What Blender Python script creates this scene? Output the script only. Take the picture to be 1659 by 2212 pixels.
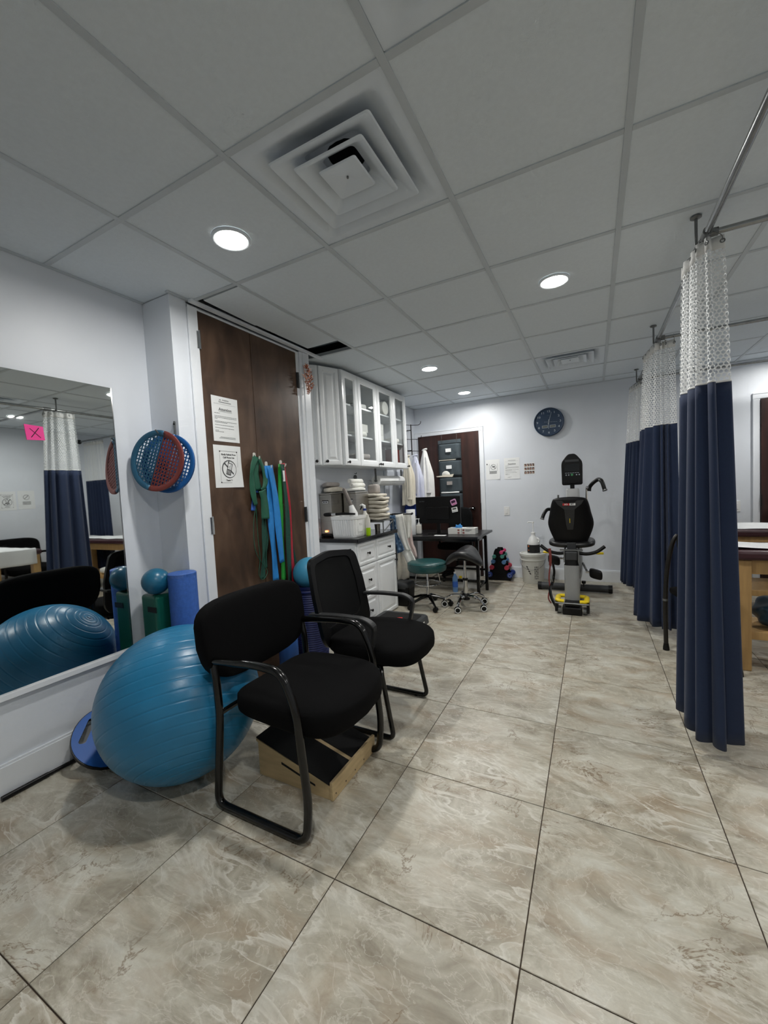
import bpy, math, random
from mathutils import Vector, Matrix

for o in list(bpy.data.objects):
    bpy.data.objects.remove(o, do_unlink=True)
S = bpy.context.scene
C = S.collection
random.seed(7)
PI = math.pi

# ------------------------------------------------------------------ camera
EYE = 1.2627
HC = 2.4208                      # ceiling height
yaw, pitch, roll = -0.4820, -0.0541, -0.0506
fw = Vector((math.sin(yaw)*math.cos(pitch), math.cos(yaw)*math.cos(pitch), math.sin(pitch)))
rt = Vector((math.cos(yaw), -math.sin(yaw), 0)); up = rt.cross(fw)
r2 = rt*math.cos(roll)+up*math.sin(roll); u2 = up*math.cos(roll)-rt*math.sin(roll)
cam = bpy.data.cameras.new('camera'); co = bpy.data.objects.new('camera', cam); C.objects.link(co)
cam.sensor_fit = 'VERTICAL'; cam.sensor_height = 36.0; cam.lens = 869.4072/2212*36.0
cam.clip_start = 0.02; cam.clip_end = 60
co.matrix_world = Matrix(((r2.x, u2.x, -fw.x, 0), (r2.y, u2.y, -fw.y, 0), (r2.z, u2.z, -fw.z, EYE), (0, 0, 0, 1)))
S.camera = co

# ------------------------------------------------------------------ world, exposure
W = bpy.data.worlds.new('world'); S.world = W; W.use_nodes = True
W.node_tree.nodes['Background'].inputs[0].default_value = (0.6, 0.7, 0.8, 1)
W.node_tree.nodes['Background'].inputs[1].default_value = 0.02
vs = S.view_settings
vs.view_transform = 'Standard'; vs.look = 'None'; vs.gamma = 1.0; vs.use_curve_mapping = False
vs.exposure = 0.0
cy = S.cycles
cy.max_bounces = 7; cy.diffuse_bounces = 4; cy.glossy_bounces = 4; cy.transmission_bounces = 4; cy.transparent_max_bounces = 10
cy.use_adaptive_sampling = True; cy.adaptive_threshold = 0.05; cy.adaptive_min_samples = 12; cy.use_denoising = True
cy.caustics_reflective = False; cy.caustics_refractive = False
LAMP_W = 11.7                    # watts of every recessed lamp
LAMPS = [(-1.42, 1.37), (-0.18, 2.61), (-1.392, 3.768), (-1.40, 4.986), (1.76, 2.53),
         (-0.18, 0.15), (1.76, 0.10), (1.76, 4.99)]

# ------------------------------------------------------------------ materials
def lin(c):
    c = c/255.0
    return c/12.92 if c <= 0.04045 else ((c+0.055)/1.055)**2.4
def rgb(c): return (lin(c[0]), lin(c[1]), lin(c[2]), 1)
MATS = {}
def mat(name, col, rough=0.5, metal=0.0, var=0.0, vs_=8.0, bump=0.0, bs=120.0, spec=0.5, emis=0.0, coat=0.0, stretch=None, sheen=0.0):
    if name in MATS: return MATS[name]
    m = bpy.data.materials.new(name); m.use_nodes = True; MATS[name] = m
    nt = m.node_tree; b = nt.nodes['Principled BSDF']; L = nt.links.new
    b.inputs['Base Color'].default_value = rgb(col)
    b.inputs['Roughness'].default_value = rough; b.inputs['Metallic'].default_value = metal
    b.inputs['Specular IOR Level'].default_value = spec
    if coat: b.inputs['Coat Weight'].default_value = coat; b.inputs['Coat Roughness'].default_value = 0.1
    if sheen: b.inputs['Sheen Weight'].default_value = sheen
    if emis:
        b.inputs['Emission Color'].default_value = rgb(col); b.inputs['Emission Strength'].default_value = emis
    tc = nt.nodes.new('ShaderNodeTexCoord'); src = tc.outputs['Object']
    if stretch:
        mp = nt.nodes.new('ShaderNodeMapping'); mp.inputs['Scale'].default_value = stretch; L(src, mp.inputs[0]); src = mp.outputs[0]
    n = nt.nodes.new('ShaderNodeTexNoise'); n.inputs['Scale'].default_value = vs_; n.inputs['Detail'].default_value = 4; L(src, n.inputs['Vector'])
    r = nt.nodes.new('ShaderNodeValToRGB'); L(n.outputs['Fac'], r.inputs[0])
    v = max(var, 0.02)
    c0 = rgb(col); r.color_ramp.elements[0].position = 0.3; r.color_ramp.elements[1].position = 0.7
    r.color_ramp.elements[0].color = tuple(x*(1-v) for x in c0[:3])+(1,); r.color_ramp.elements[1].color = tuple(min(1, x*(1+v)) for x in c0[:3])+(1,)
    L(r.outputs[0], b.inputs['Base Color'])
    if bump:
        n2 = nt.nodes.new('ShaderNodeTexNoise'); n2.inputs['Scale'].default_value = bs; n2.inputs['Detail'].default_value = 3; L(src, n2.inputs['Vector'])
        bp = nt.nodes.new('ShaderNodeBump'); bp.inputs['Strength'].default_value = bump; bp.inputs['Distance'].default_value = 0.004
        L(n2.outputs['Fac'], bp.inputs['Height']); L(bp.outputs[0], b.inputs['Normal'])
    return m

wall_m = mat('painted_wall', (226, 231, 238), 0.42, var=0.02, vs_=3, bump=0.06, bs=60)
trim_m = mat('white_gloss_trim', (234, 238, 243), 0.28, var=0.015, vs_=4)
ceil_m = mat('ceiling_tile_mat', (222, 230, 236), 0.9, var=0.02, vs_=60, bump=0.15, bs=220)
tee_m = mat('ceiling_tee_mat', (196, 203, 208), 0.5, var=0.03)
metalw_m = mat('white_enamel', (222, 230, 238), 0.4, var=0.03)
black_m = mat('black_plastic', (9, 9, 10), 0.4, var=0.15, vs_=30, spec=0.3)
blackmet_m = mat('black_enamel_steel', (7, 7, 7), 0.2, var=0.1)
fab_m = mat('black_fabric', (7, 7, 8), 0.9, var=0.25, vs_=300, bump=0.3, bs=700, spec=0.12)
meshfab_m = mat('black_mesh_fabric', (20, 21, 22), 0.85, var=0.2, vs_=400, bump=0.3, bs=900, spec=0.15)
chrome_m = mat('chrome', (205, 205, 205), 0.09, 1.0)
steel_m = mat('brushed_steel', (176, 172, 165), 0.28, 1.0, var=0.06, vs_=3, bump=0.1, bs=8, stretch=(1, 1, 30))
greymet_m = mat('grey_metal', (120, 122, 122), 0.4, 0.6, var=0.05)
cab_m = mat('cabinet_white_paint', (234, 237, 239), 0.25, var=0.015, vs_=5)
knob_m = mat('dark_bronze_knob', (24, 22, 21), 0.35, 0.5)
granite_m = mat('black_granite', (18, 18, 20), 0.14, var=0.4, vs_=160)
paper_m = mat('white_paper', (236, 238, 238), 0.8, var=0.015)
ink_m = mat('grey_ink', (70, 72, 74), 0.8)
darkink_m = mat('black_ink', (28, 28, 30), 0.8)
towel_m = mat('cream_towel', (214, 208, 194), 0.95, var=0.06, vs_=40, bump=0.5, bs=350)
towelw_m = mat('white_towel', (236, 236, 230), 0.95, var=0.05, vs_=40, bump=0.5, bs=350)
greytowel_m = mat('grey_towel', (168, 162, 158), 0.95, var=0.05, vs_=40, bump=0.4, bs=350)
coat_m = mat('white_cotton', (226, 226, 224), 0.9, var=0.03, vs_=12, bump=0.2, bs=200)
coatc_m = mat('cream_cotton', (222, 216, 200), 0.9, var=0.03, vs_=12, bump=0.2, bs=200)
coatb_m = mat('pale_blue_cotton', (206, 210, 228), 0.9, var=0.03, vs_=12, bump=0.2, bs=200)
curt_m = mat('navy_curtain_cloth', (24, 40, 70), 0.85, var=0.08, vs_=200, bump=0.25, bs=900, sheen=0.1)
ball_m = mat('blue_vinyl', (36, 118, 160), 0.32, var=0.09, vs_=5, bump=0.05, bs=40)
ball2_m = mat('teal_vinyl', (34, 104, 136), 0.3, var=0.06, vs_=8)
ball3_m = mat('pale_teal_vinyl', (70, 150, 185), 0.4, var=0.05, vs_=8)
disc_m = mat('blue_laminate', (14, 92, 178), 0.45, var=0.04)
green_m = mat('green_vinyl', (20, 92, 76), 0.3, var=0.06)
stool_m = mat('dark_green_vinyl', (26, 74, 74), 0.32, var=0.05)
roller_m = mat('periwinkle_foam', (64, 108, 190), 0.55, var=0.1, vs_=60, bump=0.2, bs=90)
navy_m = mat('navy_ribbed_plastic', (10, 26, 84), 0.5, var=0.08)
blueroll_m = mat('blue_foam', (32, 82, 150), 0.7, var=0.08, vs_=40)
wood_m = mat('oak_table_wood', (186, 150, 98), 0.45, var=0.14, vs_=6, stretch=(6, 6, 0.6))
ply_m = mat('pale_plywood', (196, 172, 130), 0.6, var=0.1, vs_=10, stretch=(1, 1, 6))
burg_m = mat('burgundy_vinyl', (62, 34, 40), 0.35, var=0.08)
grip_m = mat('black_grip_sheet', (14, 14, 14), 0.95, var=0.4, vs_=500, bump=0.5, bs=900)
yellow_m = mat('yellow_plastic', (236, 206, 20), 0.4, var=0.04)
greyplast_m = mat('grey_painted_post', (146, 148, 148), 0.4, var=0.04)
darkgrey_m = mat('dark_grey_plastic', (52, 54, 56), 0.5, var=0.08)
slate_m = mat('slate_fabric', (74, 84, 90), 0.9, var=0.06, vs_=60, bump=0.3, bs=500)
red_m = mat('red_plastic', (190, 40, 44), 0.5, var=0.06)
redw_m = mat('brick_red_rubber', (122, 54, 50), 0.5, var=0.07)
tealw_m = mat('slate_blue_rubber', (44, 96, 126), 0.5, var=0.07)
bluew_m = mat('bright_blue_rubber', (26, 92, 160), 0.5, var=0.07)
bgreen_m = mat('forest_green_latex', (24, 88, 66), 0.6, var=0.1, vs_=20)
blgreen_m = mat('bright_green_latex', (40, 150, 56), 0.45, var=0.08, vs_=20)
bblue_m = mat('sky_blue_latex', (38, 132, 208), 0.6, var=0.07, vs_=20)
bdblue_m = mat('royal_blue_latex', (58, 108, 200), 0.6, var=0.07, vs_=20)
bred_m = mat('red_latex', (178, 30, 52), 0.5, var=0.1, vs_=20)
dkgreen_m = mat('bottle_green_webbing', (18, 70, 58), 0.7, var=0.1, vs_=60)
pink_m = mat('pink_paper', (255, 74, 160), 0.7, var=0.03)
white_m = mat('white_plastic', (234, 235, 234), 0.4, var=0.03)
bucket_m = mat('bucket_plastic', (216, 216, 210), 0.45, var=0.05, vs_=6)
clockface_m = mat('slate_blue_dial', (42, 62, 86), 0.3, var=0.05)
silver_m = mat('silver_print', (176, 184, 192), 0.4, 0.2)
lcd_m = mat('grey_lcd', (104, 108, 100), 0.3)
copper_m = mat('copper_leaf', (232, 178, 156), 0.22, 0.9, var=0.2, vs_=60)
lens_m = mat('lamp_lens', (255, 250, 238), 0.4, emis=26.0)
lens_m.cycles.emission_sampling = 'NONE'      # the area lamp in the same fitting carries its light
dark_m = mat('plenum_dark', (30, 40, 48), 0.9, var=0.2)
duct_m = mat('dark_duct_metal', (66, 78, 88), 0.5, var=0.1)
steelrod_m = mat('galvanised_rod', (158, 160, 160), 0.24, 0.9, var=0.1, vs_=20)
bagm = mat('dark_teal_bag', (18, 48, 66), 0.35, var=0.2, vs_=14)
lime_m = mat('lime_liquid', (168, 214, 10), 0.3, var=0.04)
water_m = mat('clear_blue_plastic', (110, 150, 200), 0.2, var=0.15)
card_m = mat('white_carton', (220, 220, 216), 0.6, var=0.03)
glove_m = mat('blue_glove', (64, 150, 222), 0.6, var=0.1, vs_=40)
cream_m = mat('ivory_plastic', (216, 214, 206), 0.45, var=0.03)
skin_m = mat('taupe_handle', (112, 104, 98), 0.5, var=0.05)
pinkd = mat('pink_neoprene', (196, 60, 110), 0.7); greend = mat('sage_neoprene', (70, 140, 128), 0.7); blued = mat('dusty_blue_neoprene', (82, 124, 168), 0.7)
redd = mat('coral_neoprene', (176, 54, 74), 0.7); navyd = mat('navy_neoprene', (34, 58, 130), 0.7)
gownp_m = mat('navy_cotton', (28, 56, 130), 0.9)

def shader_floor():
    m = bpy.data.materials.new('beige_marble_tile'); m.use_nodes = True; nt = m.node_tree; N = nt.nodes.new; L = nt.links.new
    b = nt.nodes['Principled BSDF']
    tc = N('ShaderNodeTexCoord'); oi = N('ShaderNodeObjectInfo')
    mul = N('ShaderNodeMath'); mul.operation = 'MULTIPLY'; mul.inputs[1].default_value = 4.0; L(oi.outputs['Random'], mul.inputs[0])
    fl = N('ShaderNodeMath'); fl.operation = 'FLOOR'; L(mul.outputs[0], fl.inputs[0])   # four printed tile faces
    ofs = N('ShaderNodeMath'); ofs.operation = 'MULTIPLY'; ofs.inputs[1].default_value = 7.31; L(fl.outputs[0], ofs.inputs[0])
    def noise(scale, det, rough, dist, w=0.0, st=None):
        n = N('ShaderNodeTexNoise'); n.inputs['Scale'].default_value = scale; n.inputs['Detail'].default_value = det
        n.inputs['Roughness'].default_value = rough; n.inputs['Distortion'].default_value = dist
        a = N('ShaderNodeMath'); a.operation = 'ADD'; a.inputs[1].default_value = w; L(ofs.outputs[0], a.inputs[0])
        cz_ = N('ShaderNodeCombineXYZ'); L(a.outputs[0], cz_.inputs[2])        # a slice of the noise for every printed face
        src = tc.outputs['Object']
        if st:
            mp = N('ShaderNodeMapping'); mp.inputs['Scale'].default_value = st; mp.inputs['Rotation'].default_value = (0, 0, 0.5); L(src, mp.inputs[0]); src = mp.outputs[0]
        va = N('ShaderNodeVectorMath'); L(src, va.inputs[0]); L(cz_.outputs[0], va.inputs[1])
        L(va.outputs[0], n.inputs['Vector']); return n.outputs['Fac']
    def ramp(f, els):
        r = N('ShaderNodeValToRGB'); L(f, r.inputs[0]); e = r.color_ramp.elements
        while len(e) < len(els): e.new(0.5)
        for i, (p, c) in enumerate(els): e[i].position = p; e[i].color = c
        return r.outputs[0]
    def mixc(f, a, bb, mode='MIX'):
        x = N('ShaderNodeMix'); x.data_type = 'RGBA'; x.blend_type = mode
        if hasattr(f, 'is_linked'): L(f, x.inputs[0])
        else: x.inputs[0].default_value = f
        for s, v in ((6, a), (7, bb)):
            if hasattr(v, 'is_linked'): L(v, x.inputs[s])
            else: x.inputs[s].default_value = v
        return x.outputs[2]
    base = ramp(noise(3.6, 7, .66, 1.2, st=(1, 1.6, 1)), [(0.30, rgb((138, 129, 112))), (0.43, rgb((170, 163, 146))), (0.55, rgb((194, 189, 173))), (0.68, rgb((208, 206, 194)))])
    warm = ramp(noise(4.6, 5, .55, .6, 3.0, (1, 1.8, 1)), [(0.48, (0, 0, 0, 1)), (0.66, (.55, .55, .55, 1))])
    c = mixc(warm, base, rgb((166, 146, 120)))
    grey = ramp(noise(2.1, 4, .5, .5, 33.0), [(0.52, (0, 0, 0, 1)), (0.75, (.5, .5, .5, 1))])
    c = mixc(grey, c, rgb((158, 152, 138)))
    v1 = ramp(noise(3.1, 6, .66, 1.3, 11.0), [(0.487, (0, 0, 0, 1)), (0.5, (.85, .85, .85, 1)), (0.513, (0, 0, 0, 1))])
    msk = ramp(noise(3.0, 2, .5, 0, 19.0), [(0.50, (0, 0, 0, 1)), (0.60, (1, 1, 1, 1))])
    vm = N('ShaderNodeMath'); vm.operation = 'MULTIPLY'; L(v1, vm.inputs[0]); L(msk, vm.inputs[1])
    c = mixc(vm.outputs[0], c, rgb((128, 108, 84)))
    v2 = ramp(noise(2.6, 6, .52, 1.1, 27.0, (1.0, 2.6, 1)), [(0.45, (0, 0, 0, 1)), (0.5, (.8, .8, .8, 1)), (0.512, (0, 0, 0, 1))])
    m2 = ramp(noise(2.2, 2, .5, 0, 51.0), [(0.40, (0, 0, 0, 1)), (0.62, (1, 1, 1, 1))])
    vn = N('ShaderNodeMath'); vn.operation = 'MULTIPLY'; L(v2, vn.inputs[0]); L(m2, vn.inputs[1])
    c = mixc(vn.outputs[0], c, rgb((222, 219, 208)))
    v3 = ramp(noise(6.0, 5, .55, 1.8, 61.0, (1.0, 1.7, 1)), [(0.482, (0, 0, 0, 1)), (0.5, (.42, .42, .42, 1)), (0.518, (0, 0, 0, 1))])
    c = mixc(v3, c, rgb((224, 220, 208)))
    fine = ramp(noise(70, 4, .6, 0, 5.0), [(0.3, (.92, .92, .92, 1)), (0.7, (1, 1, 1, 1))])
    c = mixc(1.0, c, fine, 'MULTIPLY')
    L(c, b.inputs['Base Color'])
    rr = N('ShaderNodeMapRange'); L(noise(9, 3, .5, 0, 41.0), rr.inputs[0]); rr.inputs[3].default_value = 0.27; rr.inputs[4].default_value = 0.42; L(rr.outputs[0], b.inputs['Roughness'])
    bp = N('ShaderNodeBump'); bp.inputs['Strength'].default_value = 0.12; bp.inputs['Distance'].default_value = 0.002; L(noise(130, 3, .6, 0, 8.0), bp.inputs['Height']); L(bp.outputs[0], b.inputs['Normal'])
    return m
floor_m = shader_floor()
grout_m = mat('dark_grout', (66, 54, 44), 0.9, var=0.1)

def shader_wood(name, c0, c1, c2, scale, rough, axis=(14, 14, 1.0), mottled=0.0):
    m = bpy.data.materials.new(name); m.use_nodes = True; nt = m.node_tree; N = nt.nodes.new; L = nt.links.new; b = nt.nodes['Principled BSDF']
    tc = N('ShaderNodeTexCoord'); mp = N('ShaderNodeMapping'); mp.inputs['Scale'].default_value = axis; L(tc.outputs['Object'], mp.inputs[0])
    n = N('ShaderNodeTexNoise'); n.inputs['Scale'].default_value = scale; n.inputs['Detail'].default_value = 6; n.inputs['Distortion'].default_value = 0.6; L(mp.outputs[0], n.inputs['Vector'])
    n2 = N('ShaderNodeTexNoise'); n2.inputs['Scale'].default_value = 3.5; n2.inputs['Detail'].default_value = 3; L(tc.outputs['Object'], n2.inputs['Vector'])
    ad = N('ShaderNodeMath'); ad.operation = 'MULTIPLY_ADD'; ad.inputs[1].default_value = mottled; L(n2.outputs['Fac'], ad.inputs[0]); L(n.outputs['Fac'], ad.inputs[2])
    sb = N('ShaderNodeMath'); sb.operation = 'SUBTRACT'; sb.inputs[1].default_value = mottled*0.5; L(ad.outputs[0], sb.inputs[0])
    r = N('ShaderNodeValToRGB'); e = r.color_ramp.elements; e.new(0.5)
    for i, (p, c) in enumerate(((0.3, c0), (0.5, c1), (0.7, c2))): e[i].position = p; e[i].color = rgb(c)
    L(sb.outputs[0], r.inputs[0]); L(r.outputs[0], b.inputs['Base Color']); b.inputs['Roughness'].default_value = rough
    return m
doorwood_m = shader_wood('brown_birch_veneer', (60, 44, 34), (80, 60, 46), (98, 76, 60), 2.4, 0.4, (3.0, 3.0, 1.2), 0.7)
doordark_m = shader_wood('dark_mahogany_veneer', (38, 20, 16), (50, 27, 22), (64, 36, 30), 2.0, 0.4, (9, 9, 0.8), 0.2)

def shader_glass():
    m = bpy.data.materials.new('cabinet_glass'); m.use_nodes = True; nt = m.node_tree; N = nt.nodes.new; L = nt.links.new
    nt.nodes.remove(nt.nodes['Principled BSDF']); out = nt.nodes['Material Output']
    t = N('ShaderNodeBsdfTransparent'); t.inputs[0].default_value = (.97, .98, .98, 1); g = N('ShaderNodeBsdfGlossy'); g.inputs['Roughness'].default_value = 0.02
    lw = N('ShaderNodeLayerWeight'); lw.inputs[0].default_value = 0.25
    pw = N('ShaderNodeMath'); pw.operation = 'POWER'; pw.inputs[1].default_value = 3.0; L(lw.outputs['Facing'], pw.inputs[0])
    ml = N('ShaderNodeMath'); ml.operation = 'MULTIPLY_ADD'; ml.inputs[1].default_value = 0.30; ml.inputs[2].default_value = 0.05; L(pw.outputs[0], ml.inputs[0])
    x = N('ShaderNodeMixShader'); L(ml.outputs[0], x.inputs[0]); L(t.outputs[0], x.inputs[1]); L(g.outputs[0], x.inputs[2]); L(x.outputs[0], out.inputs[0])
    return m
glass_m = shader_glass()
mirror_m = bpy.data.materials.new('mirror_silver'); mirror_m.use_nodes = True
_b = mirror_m.node_tree.nodes['Principled BSDF']; _b.inputs['Base Color'].default_value = (.80, .83, .82, 1); _b.inputs['Metallic'].default_value = 1; _b.inputs['Roughness'].default_value = 0.015

def shader_net():
    # white honeycomb netting: the holes are cut by the cloth's own uv, in metres
    m = bpy.data.materials.new('white_netting'); m.use_nodes = True; nt = m.node_tree; N = nt.nodes.new; L = nt.links.new
    b = nt.nodes['Principled BSDF']; b.inputs['Base Color'].default_value = rgb((236, 238, 238)); b.inputs['Roughness'].default_value = 0.8
    out = nt.nodes['Material Output']; uv = N('ShaderNodeUVMap'); uv.uv_map = 'cloth'; sp = N('ShaderNodeSeparateXYZ'); L(uv.outputs[0], sp.inputs[0])
    def ma(op, a, bb=None, c=None):
        x = N('ShaderNodeMath'); x.operation = op
        for i, v in enumerate((a, bb, c)):
            if v is None: continue
            if hasattr(v, 'is_linked'): L(v, x.inputs[i])
            else: x.inputs[i].default_value = v
        return x.outputs[0]
    P = 0.0185
    vv = ma('DIVIDE', sp.outputs[1], P*0.87); row = ma('FLOOR', vv); odd = ma('MULTIPLY', ma('MODULO', row, 2.0), 0.5)
    uu = ma('ADD', ma('DIVIDE', sp.outputs[0], P), odd)
    du = ma('SUBTRACT', ma('FRACT', uu), 0.5); dv = ma('MULTIPLY', ma('SUBTRACT', ma('FRACT', vv), 0.5), 0.87)
    d = ma('SQRT', ma('ADD', ma('MULTIPLY', du, du), ma('MULTIPLY', dv, dv)))
    hole = ma('LESS_THAN', d, 0.385)
    t = N('ShaderNodeBsdfTransparent'); x = N('ShaderNodeMixShader'); L(hole, x.inputs[0]); L(b.outputs[0], x.inputs[1]); L(t.outputs[0], x.inputs[2]); L(x.outputs[0], out.inputs[0])
    return m
net_m = shader_net()

def shader_pattern():
    m = bpy.data.materials.new('blue_print_cotton'); m.use_nodes = True; nt = m.node_tree; N = nt.nodes.new; L = nt.links.new; b = nt.nodes['Principled BSDF']
    tc = N('ShaderNodeTexCoord'); n = N('ShaderNodeTexVoronoi'); n.inputs['Scale'].default_value = 28; L(tc.outputs['Object'], n.inputs['Vector'])
    r = N('ShaderNodeValToRGB'); L(n.outputs['Distance'], r.inputs[0]); e = r.color_ramp.elements; e[0].color = rgb((150, 178, 206)); e[0].position = .12; e[1].color = rgb((62, 92, 126)); e[1].position = .5
    L(r.outputs[0], b.inputs['Base Color']); b.inputs['Roughness'].default_value = .9
    return m
gown_m = shader_pattern()

# ------------------------------------------------------------------ mesh helpers
class MB:
    def __init__(s): s.v = []; s.f = []; s.uv = []
    def add(s, vs, fs):
        b = len(s.v); s.v += [tuple(p) for p in vs]; s.f += [tuple(i+b for i in f) for f in fs]; return s
    def box(s, x0, x1, y0, y1, z0, z1):
        return s.add([(x0,y0,z0),(x1,y0,z0),(x1,y1,z0),(x0,y1,z0),(x0,y0,z1),(x1,y0,z1),(x1,y1,z1),(x0,y1,z1)],
                     [(0,3,2,1),(4,5,6,7),(0,1,5,4),(1,2,6,5),(2,3,7,6),(3,0,4,7)])
    def obox(s, c, ax, ay, az):                       # oriented box: centre and three half axes
        c, ax, ay, az = map(Vector, (c, ax, ay, az)); v = []
        for k in (-1, 1):
            for i, j in ((-1,-1),(1,-1),(1,1),(-1,1)): v.append(c+ax*i+ay*j+az*k)
        return s.add(v, [(0,3,2,1),(4,5,6,7),(0,1,5,4),(1,2,6,5),(2,3,7,6),(3,0,4,7)])
    def tube(s, pts, r, n=10, closed=False, flat=1.0):
        P = [Vector(p) for p in pts]; m = len(P); R = r if isinstance(r, (list, tuple)) else [r]*m
        T = []
        for i in range(m):
            a = P[(i-1) % m] if closed or i > 0 else P[i]; b = P[(i+1) % m] if closed or i < m-1 else P[i]
            t = (b-a); T.append(t.normalized() if t.length > 1e-9 else Vector((0,0,1)))
        nrm = T[0].orthogonal().normalized()
        if abs(T[0].z) < 0.9: nrm = (Vector((0,0,1))-T[0]*T[0].z).normalized()
        v = []
        for i in range(m):
            nrm = (nrm-T[i]*nrm.dot(T[i]))
            nrm = nrm.normalized() if nrm.length > 1e-6 else T[i].orthogonal().normalized()
            bn = T[i].cross(nrm)
            for k in range(n):
                a = 2*PI*k/n; v.append(P[i]+(nrm*math.cos(a)*flat+bn*math.sin(a))*R[i])
        f = []
        for i in range(m if closed else m-1):
            j = (i+1) % m
            for k in range(n):
                l = (k+1) % n; f.append((i*n+k, i*n+l, j*n+l, j*n+k))
        if not closed: f.append(tuple(range(n-1, -1, -1))); f.append(tuple((m-1)*n+k for k in range(n)))
        return s.add(v, f)
    def cyl(s, a, b, r, n=16, r2=None): return s.tube([a, b], [r, r if r2 is None else r2], n)
    def lathe(s, prof, c=(0,0,0), n=24, axis='z', cap=True):
        v = []; f = []; m = len(prof)
        for r, z in prof:
            for k in range(n):
                a = 2*PI*k/n; x, y = r*math.cos(a), r*math.sin(a)
                p = {'z': (x, y, z), 'y': (x, z, y), 'x': (z, x, y)}[axis]
                v.append((p[0]+c[0], p[1]+c[1], p[2]+c[2]))
        for i in range(m-1):
            for k in range(n):
                l = (k+1) % n; f.append((i*n+k, i*n+l, (i+1)*n+l, (i+1)*n+k))
        if cap:
            if prof[0][0] > 1e-5: f.append(tuple(range(n-1, -1, -1)))
            if prof[-1][0] > 1e-5: f.append(tuple((m-1)*n+k for k in range(n)))
        return s.add(v, f)
    def prism(s, out, o, u, v, w):                    # polygon 'out' in plane o+a*u+b*v, extruded by w
        o, u, v, w = map(Vector, (o, u, v, w)); n = len(out)
        A = [o+u*a+v*b for a, b in out]; B = [p+w for p in A]
        return s.add(A+B, [tuple(range(n-1, -1, -1)), tuple(range(n, 2*n))]+[(i, (i+1) % n, n+(i+1) % n, n+i) for i in range(n)])
    def sheet(s, G, uv=None):                          # grid of points
        m, n = len(G), len(G[0]); b = len(s.v)
        s.v += [tuple(p) for row in G for p in row]
        for i in range(m-1):
            for j in range(n-1): s.f.append((b+i*n+j, b+i*n+j+1, b+(i+1)*n+j+1, b+(i+1)*n+j))
        if uv: s.uv += [q for row in uv for q in row]
        return s
    def superell(s, c, rx, ry, rz, e1=0.4, e2=0.4, nu=28, nv=14, fn=None):
        def sp(a, e): return math.copysign(abs(a)**e, a)
        v = []; f = []
        for i in range(nv+1):
            ph = -PI/2+PI*i/nv
            for k in range(nu):
                t = 2*PI*k/nu
                p = [rx*sp(math.cos(ph), e1)*sp(math.cos(t), e2), ry*sp(math.cos(ph), e1)*sp(math.sin(t), e2), rz*sp(math.sin(ph), e1)]
                if fn: p = fn(*p)
                v.append((p[0]+c[0], p[1]+c[1], p[2]+c[2]))
        for i in range(nv):
            for k in range(nu):
                l = (k+1) % nu; f.append((i*nu+k, i*nu+l, (i+1)*nu+l, (i+1)*nu+k))
        return s.add(v, f)
    def sphere(s, c, r, n=24, m=12, sz=1.0): return s.superell(c, r, r, r*sz, 1, 1, n, m)
    def move(s, M):
        s.v = [tuple(M @ Vector(p)) for p in s.v]; return s

def cr(pts, n=8, closed=False):                        # Catmull-Rom
    P = [Vector(p) for p in pts]; out = []; m = len(P)
    for i in range(m if closed else m-1):
        if closed: p0, p1, p2, p3 = P[(i-1) % m], P[i], P[(i+1) % m], P[(i+2) % m]
        else: p0, p1, p2, p3 = P[max(0, i-1)], P[i], P[i+1], P[min(m-1, i+2)]
        for k in range(n):
            t = k/n; out.append(0.5*((2*p1)+(-p0+p2)*t+(2*p0-5*p1+4*p2-p3)*t*t+(-p0+3*p1-3*p2+p3)*t*t*t))
    if not closed: out.append(P[-1])
    return out
def rnd(pts, r, n=5, closed=False):                    # polyline with rounded corners
    P = [Vector(p) for p in pts]; out = []; m = len(P)
    for i in range(m):
        if not closed and i in (0, m-1): out.append(P[i]); continue
        a, b, c = P[i-1], P[i], P[(i+1) % m]; da, dc = a-b, c-b; rr = min(r, da.length*.48, dc.length*.48)
        p, q = b+da.normalized()*rr, b+dc.normalized()*rr
        for k in range(n+1):
            t = k/n; out.append(p*(1-t)**2+b*2*t*(1-t)+q*t*t)
    return out
def rrect(x0, x1, y0, y1, r, n=5): return [(p.x, p.y) for p in rnd([(x0,y0,0),(x1,y0,0),(x1,y1,0),(x0,y1,0)], r, n, True)]

def obj(name, mb, m, parent=None, smooth=False, bevel=0.0, solid=0.0, seg=2, ang=35, mesh=None):
    if mesh is None:
        mesh = bpy.data.meshes.new(name)
        off = Vector(parent['_o']) if parent is not None and '_o' in parent else Vector((0,0,0))
        mesh.from_pydata([tuple(Vector(p)-off) for p in mb.v], [], mb.f)
        mesh.materials.append(m)
        if mb.uv:
            ul = mesh.uv_layers.new(name='cloth')
            for l in mesh.loops: ul.data[l.index].uv = mb.uv[l.vertex_index]
        mesh.validate()
        if smooth:
            mesh.shade_smooth()
            try: mesh.set_sharp_from_angle(angle=math.radians(ang))
            except Exception: pass
        mesh.update()
    o = bpy.data.objects.new(name, mesh); C.objects.link(o)
    if parent is not None: o.parent = parent
    if solid: md = o.modifiers.new('thickness', 'SOLIDIFY'); md.thickness = solid; md.offset = 0
    if bevel: md = o.modifiers.new('edge', 'BEVEL'); md.width = bevel; md.segments = seg; md.limit_method = 'ANGLE'; md.angle_limit = math.radians(40)
    return o
def tag(o, label, cat, group=None, kind=None):
    o['label'] = label; o['category'] = cat
    if group: o['group'] = group
    if kind: o['kind'] = kind
    return o
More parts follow.
